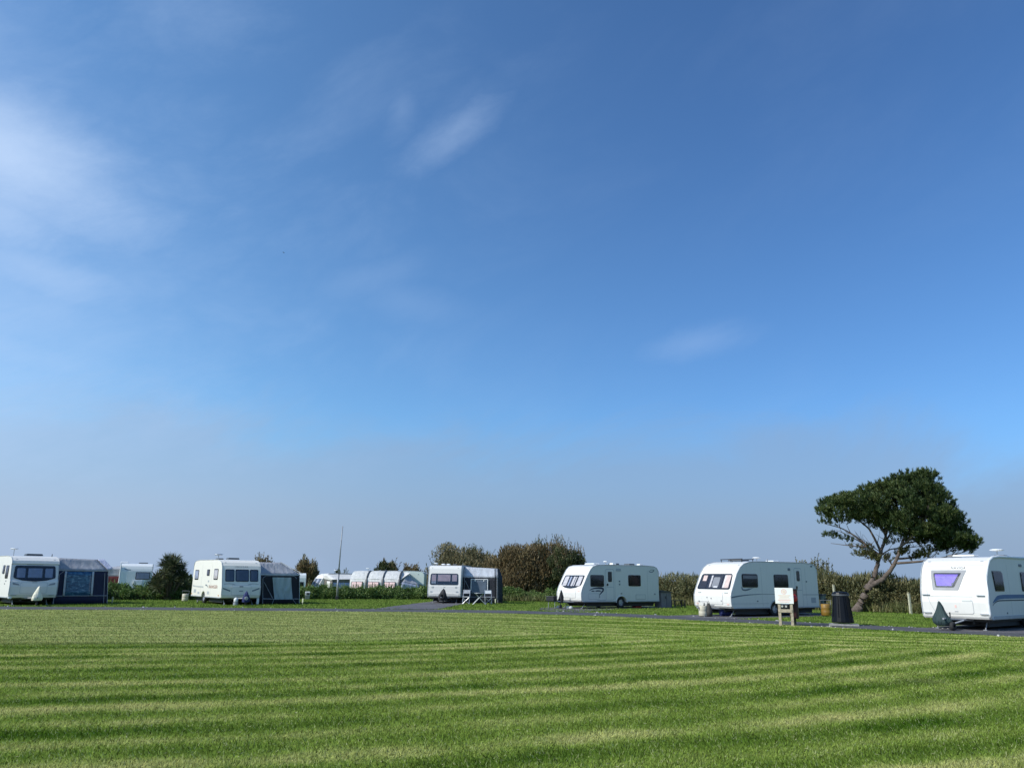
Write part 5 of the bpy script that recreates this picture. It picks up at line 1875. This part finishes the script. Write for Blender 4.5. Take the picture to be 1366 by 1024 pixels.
cover('ivory cloth cover on the hitch of the far-left caravan', POSE['A'], -.02, -.85, [(.20, .26), (.24, .34), (.20, .48), (.14, .64), (.10, .80), (.05, .95), (.005, 1.0)], 'ivory', (.10, 0), seed=2)
t_ = cover('blue cover with white marking on the hitch of the orange-lettered caravan', POSE['B'], .02, -.85, [(.18, .18), (.20, .30), (.17, .44), (.11, .60), (.05, .74), (.005, .80)], 'covblue', (.04, 0), seed=3)
mb = MB(); mb.lathe([(.10, -.012), (.10, .012), (.06, .012), (.06, -.012)], (-.02, -.21, .40), 'Y', 12); mb.build('emblem', M['whiteplastic'], t_)
t_ = cover('black cover with a round wheel beneath on the hitch of the pink-blinded caravan', POSE['C'], .04, -.75, [(.26, .20), (.28, .34), (.24, .55), (.14, .76), (.07, .90), (.005, .97)], 'covblack', (.06, 0), seed=4)
mb = MB(); mb.lathe([(.10, -.05), (.19, -.06), (.21, 0), (.19, .06), (.10, .05)], (.02, -.30, .48), 'Y', 16); mb.build('spare_wheel', M['tyre'], t_, smooth=True)
cover('black pointed cover on the hitch of the swoosh caravan', POSE['D'], .0, -.62, [(.13, .30), (.16, .46), (.13, .62), (.09, .80), (.05, .95), (.005, 1.05)], 'covblack', (.04, .03), seed=5)
t_ = cover('dark green pointed cover on the hitch of the purple-blinded caravan', POSE['F'], -.14, -.78, [(.19, .16), (.27, .24), (.28, .34), (.22, .46), (.16, .62), (.09, .80), (.04, .95), (.005, 1.0)], 'covgreen', (-.08, 0), seed=6)
MB().tube([(.25, -.12, .20), (.60, .2, .36)], .03, 6).build('hitch_bar', M['galv'], t_)
mb = MB(); mb.lathe([(.06, -.05), (.13, -.06), (.15, 0), (.13, .06), (.06, .05)], (.33, -.1, .16), 'X', 14); mb.build('jockey_tyre', M['tyre'], t_, smooth=True)

# black frame bag beside the D hitch
t_ = thing('frame_bag', 'black box-shaped bag on legs at the nose of the swoosh caravan', 'bag', at_local(POSE['D'], -.30, -1.05), R(POSE['D'][2]))
MB().box((0, 0, .52), (.70, .30, .26)).build('bag_body', M['covblack'], t_, bevel=.05)
MB().box((0, 0, .66), (.74, .34, .04)).build('bag_lid', M['chassis'], t_, bevel=.01)
for x in (-.3, .3):
    strip('leg', (x, 0, .40), (x, 0, .0), .018, 'galv', t_)

# white gas bottle by B
t_ = thing('gas_bottle', 'small white gas bottle left of the blue hitch cover', 'gas bottle', at_local(POSE['B'], -.42, -.55))
MB().lathe([(0, .18), (.10, .18), (.12, .22), (.12, .34), (.08, .40), (.04, .43), (0, .43)], (0, 0, 0), 'Z', 16).build('bottle_body', M['whiteplastic'], t_, smooth=True)
MB().lathe([(.12, .0), (.14, .0), (.14, .18), (.12, .18)], (0, 0, 0), 'Z', 12).build('foot_ring', M['galv'], t_)


# ------------------------------------------------------------------ water barrels and clutter
def barrel(label, loc, r=.19, h=.46, mat='beige', name='water_barrel', tilt=None, group=None, cap='darkgrey'):
    t = thing(name, label, 'barrel', loc, 0, group)
    mb = MB()
    mb.lathe([(0, .02), (r * .85, .02), (r, .06), (r * .97, h * .30), (r, h * .33), (r * .97, h * .36), (r * .97, h * .64), (r, h * .67), (r * .97, h * .70), (r, h - .05), (r * .85, h), (0, h)], (0, 0, 0), 'Z', 20)
    b = mb.build('barrel_body', M[mat], t, smooth=True)
    mb = MB(); mb.lathe([(0, 0), (.05, 0), (.05, .04), (0, .04)], (r * .4, 0, h), 'Z', 10); mb.build('cap', M[cap], t)
    MB().tube([(-r, 0, h * .6), (-r - .02, 0, h + .18), (r + .02, 0, h + .18), (r, 0, h * .6)], .012, 5).build('handle', M['galv'], t)
    if tilt:
        t.rotation_euler = tilt
    return t


barrel('beige water barrel by the nose of the long caravan behind the notice', (9.02, 37.35, 0), .20, .50)
t_ = barrel('dark blue water barrel lying under the nose of the long caravan', (9.95, 37.9, .20), .19, .55, 'covblue', tilt=(0, R(90), R(10)))
barrel('beige water barrel on the grass at the tail of the orange-lettered caravan', (-21.0, 51.7, 0), .20, .48, 'beige')
barrel('mustard-yellow barrel on the grass behind the long caravan', (15.62, 39.5, 0), .24, .58, 'mustard', 'yellow_barrel')
t_ = thing('brown_bag', 'dark brown bag standing against the beige barrel', 'bag', (9.28, 37.3, 0))
MB().lathe([(.0, .0), (.15, .02), (.17, .2), (.13, .45), (.05, .60), (0, .62)], (0, 0, 0), 'Z', 10).build('bag_body', M['darkwood'], t_, smooth=True)
MB().tube([(-.06, 0, .56), (0, 0, .72), (.06, 0, .56)], .012, 5).build('handle', M['black'], t_)

t_ = thing('tap_post', 'grey-green service post at the tail of the long caravan', 'service post', at_local(POSE['E'], 1.05, 7.25), R(-55))
MB().box((0, 0, .48), (.24, .26, .96), taper=.92).build('post_body', M['hookup'], t_, bevel=.03)
MB().box((0, -.0, .98), (.27, .29, .08)).build('post_cap', M['darkgrey'], t_, bevel=.02)
MB().box((.13, 0, .70), (.02, .16, .20)).build('socket_cover', M['black'], t_)

# storage box and bench behind D
t_ = thing('storage_box', 'brown-grey garden storage box with dark sloping lid behind the swoosh caravan', 'storage box', at_local(POSE['D'], .80, 6.92), R(POSE['D'][2]))
MB().box((0, 0, .46), (.62, .86, .92)).build('box_body', M['storage'], t_, bevel=.02)
mb = MB()
mb.prism([(-.47, .93), (.47, .90), (.47, .95), (-.47, 1.05)], -.36, .36)
mb.build('lid', M['darkgrey'], t_)
MB().box((.315, -.1, .62), (.02, .05, .14)).build('latch', M['black'], t_)
MB().box((.312, 0, .45), (.012, .02, .80)).build('door_joint', M['black'], t_)
t_ = thing('bench', 'low dark wooden bench on the grass behind the storage box', 'bench', at_local(POSE['D'], 1.1, 7.95), R(POSE['D'][2]))
for k in range(3):
    MB().box((-.12 + k * .12, 0, .43), (.10, 1.0, .03)).build('seat_slat', M['darkwood'], t_)
MB().box((.16, 0, .12), (.05, .9, .06)).build('stretcher', M['darkwood'], t_)
for y in (-.45, .45):
    for x in (-.15, .15):
        MB().box((x, y, .21), (.06, .06, .42)).build('leg', M['darkwood'], t_)
t_ = thing('fuel_can', 'dark red box on the gravel under the tail of the swoosh caravan', 'box', at_local(POSE['D'], .55, 4.9), R(POSE['D'][2]))
MB().box((0, 0, .16), (.3, .55, .32)).build('can_body', M['red'], t_, bevel=.03)
MB().box((0, 0, .34), (.04, .3, .03)).build('handle', M['black'], t_)

for (x, y, s, lab) in ((-.75, -.15, .10, 'nearest the black bag'), (-.2, .15, .12, 'middle one of three'), (.25, .0, .12, 'right-hand of three')):
    t_ = MB()
    t_.lathe([(0, 0), (s, .0), (s * 1.05, .05), (s * .8, .12), (s * .3, .15), (0, .15)], (0, 0, 0), 'Z', 9)
    o = t_.build('pale_rock', M['palegrey'], None, smooth=True)
    o.location = at_local(POSE['D'], x + .35, y - .35)
    tag(o, 'whitish flat stone on the asphalt under the swoosh caravan, ' + lab, 'stone', 'white stones by the swoosh caravan')

# ------------------------------------------------------------------ folding chairs and table
def folding_chair(label, loc, rz, back, seat='flight'):
    t = thing('folding_chair', label, 'chair', loc, rz, 'folding chairs in front of the awning')
    for x in (-.22, .22):
        MB().tube([(x, -.20, 0), (x, .02, .44), (x, .20, .90)], .017, 6).build('back_frame', M['alu'], t)
    for x in (-.19, .19):
        MB().tube([(x, .20, 0), (x, -.18, .45)], .016, 6).build('leg', M['alu'], t)
    # crossed braces seen from the front
    for (a, b) in ((-.22, .22), (.22, -.22)):
        MB().tube([(a, -.21, .02), (b, -.17, .43)], .014, 6).build('brace', M['alu'], t)
    MB().box((0, .0, .46), (.44, .40, .03)).build('seat', M[seat], t, bevel=.01)
    MB().box((0, .17, .78), (.44, .03, .24), rx=R(-22)).build('backrest', M[back], t, bevel=.01)
    MB().tube([(-.22, .195, .89), (.22, .195, .89)], .016, 6).build('top_rail', M['alu'], t)
    return t


folding_chair('folding chair with dark back at the left of the table, by the caravan wall', (-2.86, 52.6, 0), R(-6), 'fgrey', 'whiteplastic')
folding_chair('folding chair with white back at the right of the table', (-1.42, 52.7, 0), R(10), 'whiteplastic')
t_ = thing('folding_table', 'round-topped folding table with crossed legs between the two chairs', 'table', (-1.98, 51.9, 0), R(8))
MB().lathe([(0, .70), (.33, .70), (.34, .715), (.33, .73), (0, .73)], (0, 0, 0), 'Z', 24).build('tabletop', M['alu'], t_)
for y in (-.18, .18):
    for s_ in (-1, 1):
        MB().tube([(s_ * .42, y, .0), (-s_ * .26, y, .70)], .017, 6).build('leg', M['alu'], t_)
MB().tube([(.42, -.18, .03), (.42, .18, .03)], .015, 6).build('stretcher', M['whiteplastic'], t_)
MB().tube([(-.42, -.18, .03), (-.42, .18, .03)], .015, 6).build('stretcher', M['whiteplastic'], t_)


# ------------------------------------------------------------------ pegs, posts, mast
def peg(label, loc):
    t = thing('marker_peg', label, 'peg', loc, R(random.uniform(-10, 10)), 'cream pitch marker pegs')
    MB().box((0, 0, .24), (.075, .05, .24)).build('peg_head', M['yellowtop'], t, bevel=.008)
    MB().box((0, 0, .06), (.035, .03, .12)).build('peg_foot', M['palewood'], t)
    return t


peg('cream marker peg on the grass at the right corner of the navy awning', (-23.35, 47.0, 0))
peg('cream marker peg on the grass right of the charcoal awning', (-12.4, 47.9, 0))
peg('cream marker peg in front of the dark awning with folding chairs', (-.93, 52.2, 0))

mast = thing('mast', 'tall thin grey mast standing at the hedge', 'mast', (-12.93, 59.8, 0))
MB().tube([(0, 0, .25), (0.0, 0, 1.9)], [.085, .075], 10).build('lower_tube', M['galv'], mast, smooth=True)
MB().tube([(0, 0, 1.9), (.03, 0, 3.7), (.08, 0, 5.42)], [.055, .045, .034], 10).build('upper_tube', M['galv'], mast, smooth=True)
MB().box((0, 0, .12), (.22, .22, .26)).build('base', M['black'], mast, bevel=.02)
MB().lathe([(.08, 0), (.09, .0), (.09, .06), (.05, .07)], (0, 0, 1.88), 'Z', 10).build('collar', M['darkgrey'], mast)

t_ = thing('service_bollard', 'short grey bollard with pale hooded top against the bramble hedge', 'bollard', (-15.13, 59.7, 0), R(15))
MB().box((0, 0, .14), (.34, .30, .28)).build('base', M['hookup'], t_, bevel=.02)
mb = MB()
mb.prism([(-.15, .28), (.15, .28), (.15, .50), (.05, .58), (-.10, .56), (-.15, .48)], -.18, .18)
mb.build('hood', M['palegrey'], t_, bevel=.02)
MB().box((.03, -.155, .42), (.20, .03, .13)).build('opening', M['black'], t_)  # black box stands in for the shaded hollow of the hood

for (x, y, h, lab) in ((21.75, 43.4, 1.05, 'pale square fence post in the long grass right of the pine'), (19.4, 47.6, 1.45, 'pale fence post top just behind the litter bin')):
    t_ = thing('fence_post', lab, 'post', (x, y, 0), R(12), 'pale fence posts in the hedge')
    MB().box((0, 0, h / 2 + .02), (.10, .10, h + .04)).build('post', M['palewood'], t_)
    MB().box((0, 0, h + .05), (.12, .12, .025)).build('cap', M['wood'], t_)
    MB().tube([(-.056, 0, h * .8), (-.056, 0, h * .8 - .06)], .012, 5).build('staple', M['galv'], t_)

# ------------------------------------------------------------------ notice board
sg = thing('notice_board', 'white notice board with faded round emblem on two wooden posts', 'sign', (10.42, 30.25, 0), R(-26))
for x in (-.24, .24):
    mb = MB()
    mb.box((x + (.035 if x < 0 else -.01), .03, .43), (.10, .09, .86 if x < 0 else .88))
    mb.build('post', M['wood'], sg, bevel=.008)
MB().box((0.0, -.02, .54), (.50, .035, .12)).build('crossbar', M['wood'], sg, bevel=.006)
MB().box((0, -.035, 1.09), (.66, .025, .58)).build('board', M['board'], sg, bevel=.004)
MB().box((0, -.0, 1.09), (.60, .03, .08)).build('batten', M['wood'], sg)
mb = MB(); mb.lathe([(.075, 0), (.10, 0)], (.0, -.051, 1.24), 'Y', 24); mb.build('emblem_ring', M['faded2'], sg)
mb = MB(); mb.lathe([(0, 0), (.055, 0)], (.0, -.051, 1.24), 'Y', 16); mb.build('emblem_centre', M['faded'], sg)
for (z, w_, m_) in ((1.10, .44, 'faded'), (1.05, .34, 'faded'), (.985, .40, 'faded'), (.93, .46, 'faded2'), (.87, .36, 'faded2')):
    MB().box((0, -.0495, z), (w_, .004, .028)).build('text_line', M[m_], sg)

# fire point behind the board
fp = thing('fire_point', 'dark red fire point cabinet with a round red bell right of the notice board', 'fire point', (10.86, 30.55, 0), R(-26))
MB().box((0, .0, .78), (.30, .34, 1.06)).build('cabinet', M['darkred'], fp, bevel=.02)
MB().box((-.01, 0, 1.33), (.36, .40, .05)).build('roof_cap', M['black'], fp, bevel=.01)
MB().box((0, 0, .13), (.09, .09, .26)).build('post', M['darkwood'], fp)
mb = MB(); mb.lathe([(0, -.10), (.06, -.10), (.12, -.06), (.145, 0), (.145, .03)], (.03, -.18, 1.00), 'Y', 20); mb.build('bell', M['red'], fp, smooth=True)
mb = MB(); mb.lathe([(0, -.02), (.03, -.02), (.03, 0)], (.03, -.28, 1.00), 'Y', 10); mb.build('bell_nut', M['galv'], fp)
MB().box((-.35, .10, .68), (.40, .20, .16)).build('hose_box', M['black'], fp, bevel=.02)
for x in (-.42, -.28):
    mb = MB(); mb.lathe([(0, -.01), (.04, -.01), (.04, 0)], (x, -.01, .69), 'Y', 10); mb.build('gauge', M['palegrey'], fp)

# ------------------------------------------------------------------ litter bin
bn = thing('litter_bin', 'black tapered litter bin on a concrete slab beside the road', 'bin', (12.83, 30.9, .05), R(-20))
prof = [(.0, .06), (.40, .06), (.405, .10), (.385, .25), (.285, 1.06), (.30, 1.07), (.305, 1.12), (.29, 1.17), (.24, 1.20), (.0, 1.215)]
mb = MB()
nn = 16
vs, fs = [], []
for (rad, z) in prof:
    for k in range(nn):
        a = 2 * math.pi * (k + .5) / nn
        vs.append((rad * math.cos(a), rad * math.sin(a), z))
fs = [(i * nn + k, i * nn + (k + 1) % nn, (i + 1) * nn + (k + 1) % nn, (i + 1) * nn + k) for i in range(len(prof) - 1) for k in range(nn)]
mb.add(vs, fs)
mb.build('bin_body', M['binp'], bn)
mb = MB(); mb.lathe([(.300, 1.04), (.318, 1.05), (.318, 1.10), (.300, 1.11)], (0, 0, 0), 'Z', 24); mb.build('lid_rim', M['darkgrey'], bn, smooth=True)
for a in range(0, 360, 45):
    c_, s_ = math.cos(R(a + 22.5)), math.sin(R(a + 22.5))
    MB().tube([(.388 * c_, .388 * s_, .26), (.295 * c_, .295 * s_, 1.03)], .012, 5).build('rib', M['binp'], bn)
sl = MB().box((12.85, 30.9, .03), (1.05, .95, .07), R(-20)).build('concrete_slab', M['concrete'], None, bevel=.01)
tag(sl, 'grey concrete slab under the black litter bin', 'slab')

# ------------------------------------------------------------------ bird
bd = thing('bird', 'tiny dark bird gliding high in the left half of the sky', 'bird', (-77.3, 240, 107.4), R(70))
mb = MB(); mb.tube([(0, -.22, 0), (0, -.12, .01), (0, .05, .0), (0, .24, 0)], [.015, .06, .07, .02], 8); mb.build('body', M['bird'], bd, smooth=True)
for s_ in (-1, 1):
    mb = MB()
    top = [(s_ * .03, -.10, .02), (s_ * .30, -.14, .10), (s_ * .62, -.02, .04), (s_ * .30, .05, .09), (s_ * .03, .08, .02)]
    mb.add(top + [(x, y, z - .012) for x, y, z in top], [(0, 1, 2, 3, 4), (9, 8, 7, 6, 5)] + [(i, i + 5, (i + 1) % 5 + 5, (i + 1) % 5) for i in range(5)])
    mb.build('wing', M['bird'], bd)
mb = MB(); mb.box((0, .28, 0), (.10, .10, .01)); mb.build('tail', M['bird'], bd)

# ------------------------------------------------------------------ panel joints and small fittings on the caravan sides
for cv, surf, ys_ in ((Dv, 'Rt', (1.82, 2.62, 5.3)), (E_, 'Rt', (2.3, 4.6, 5.8)), (Fv, 'Rt', (2.2, 5.2)), (B, 'Lt', (2.3, 4.4)), (A, 'Lt', (2.6,))):
    for y in ys_:
        conform('panel_joint', rrect(y - .007, y + .007, .48, cv.ztop - .28, .003), getattr(cv, surf), .003, M['palegrey'], cv.root)
for cv in (Dv, E_, Fv, B, A, Cv):
    for x in (-.9, .9):
        conform('top_marker', rrect(x - .05, x + .05, cv.ztop - .20, cv.ztop - .17, .01), cv.F, .015, M['seam'], cv.root)
    conform('waist_joint', rrect(-1.04, 1.04, .525, .535, .004), cv.F, .004, M['palegrey'], cv.root)
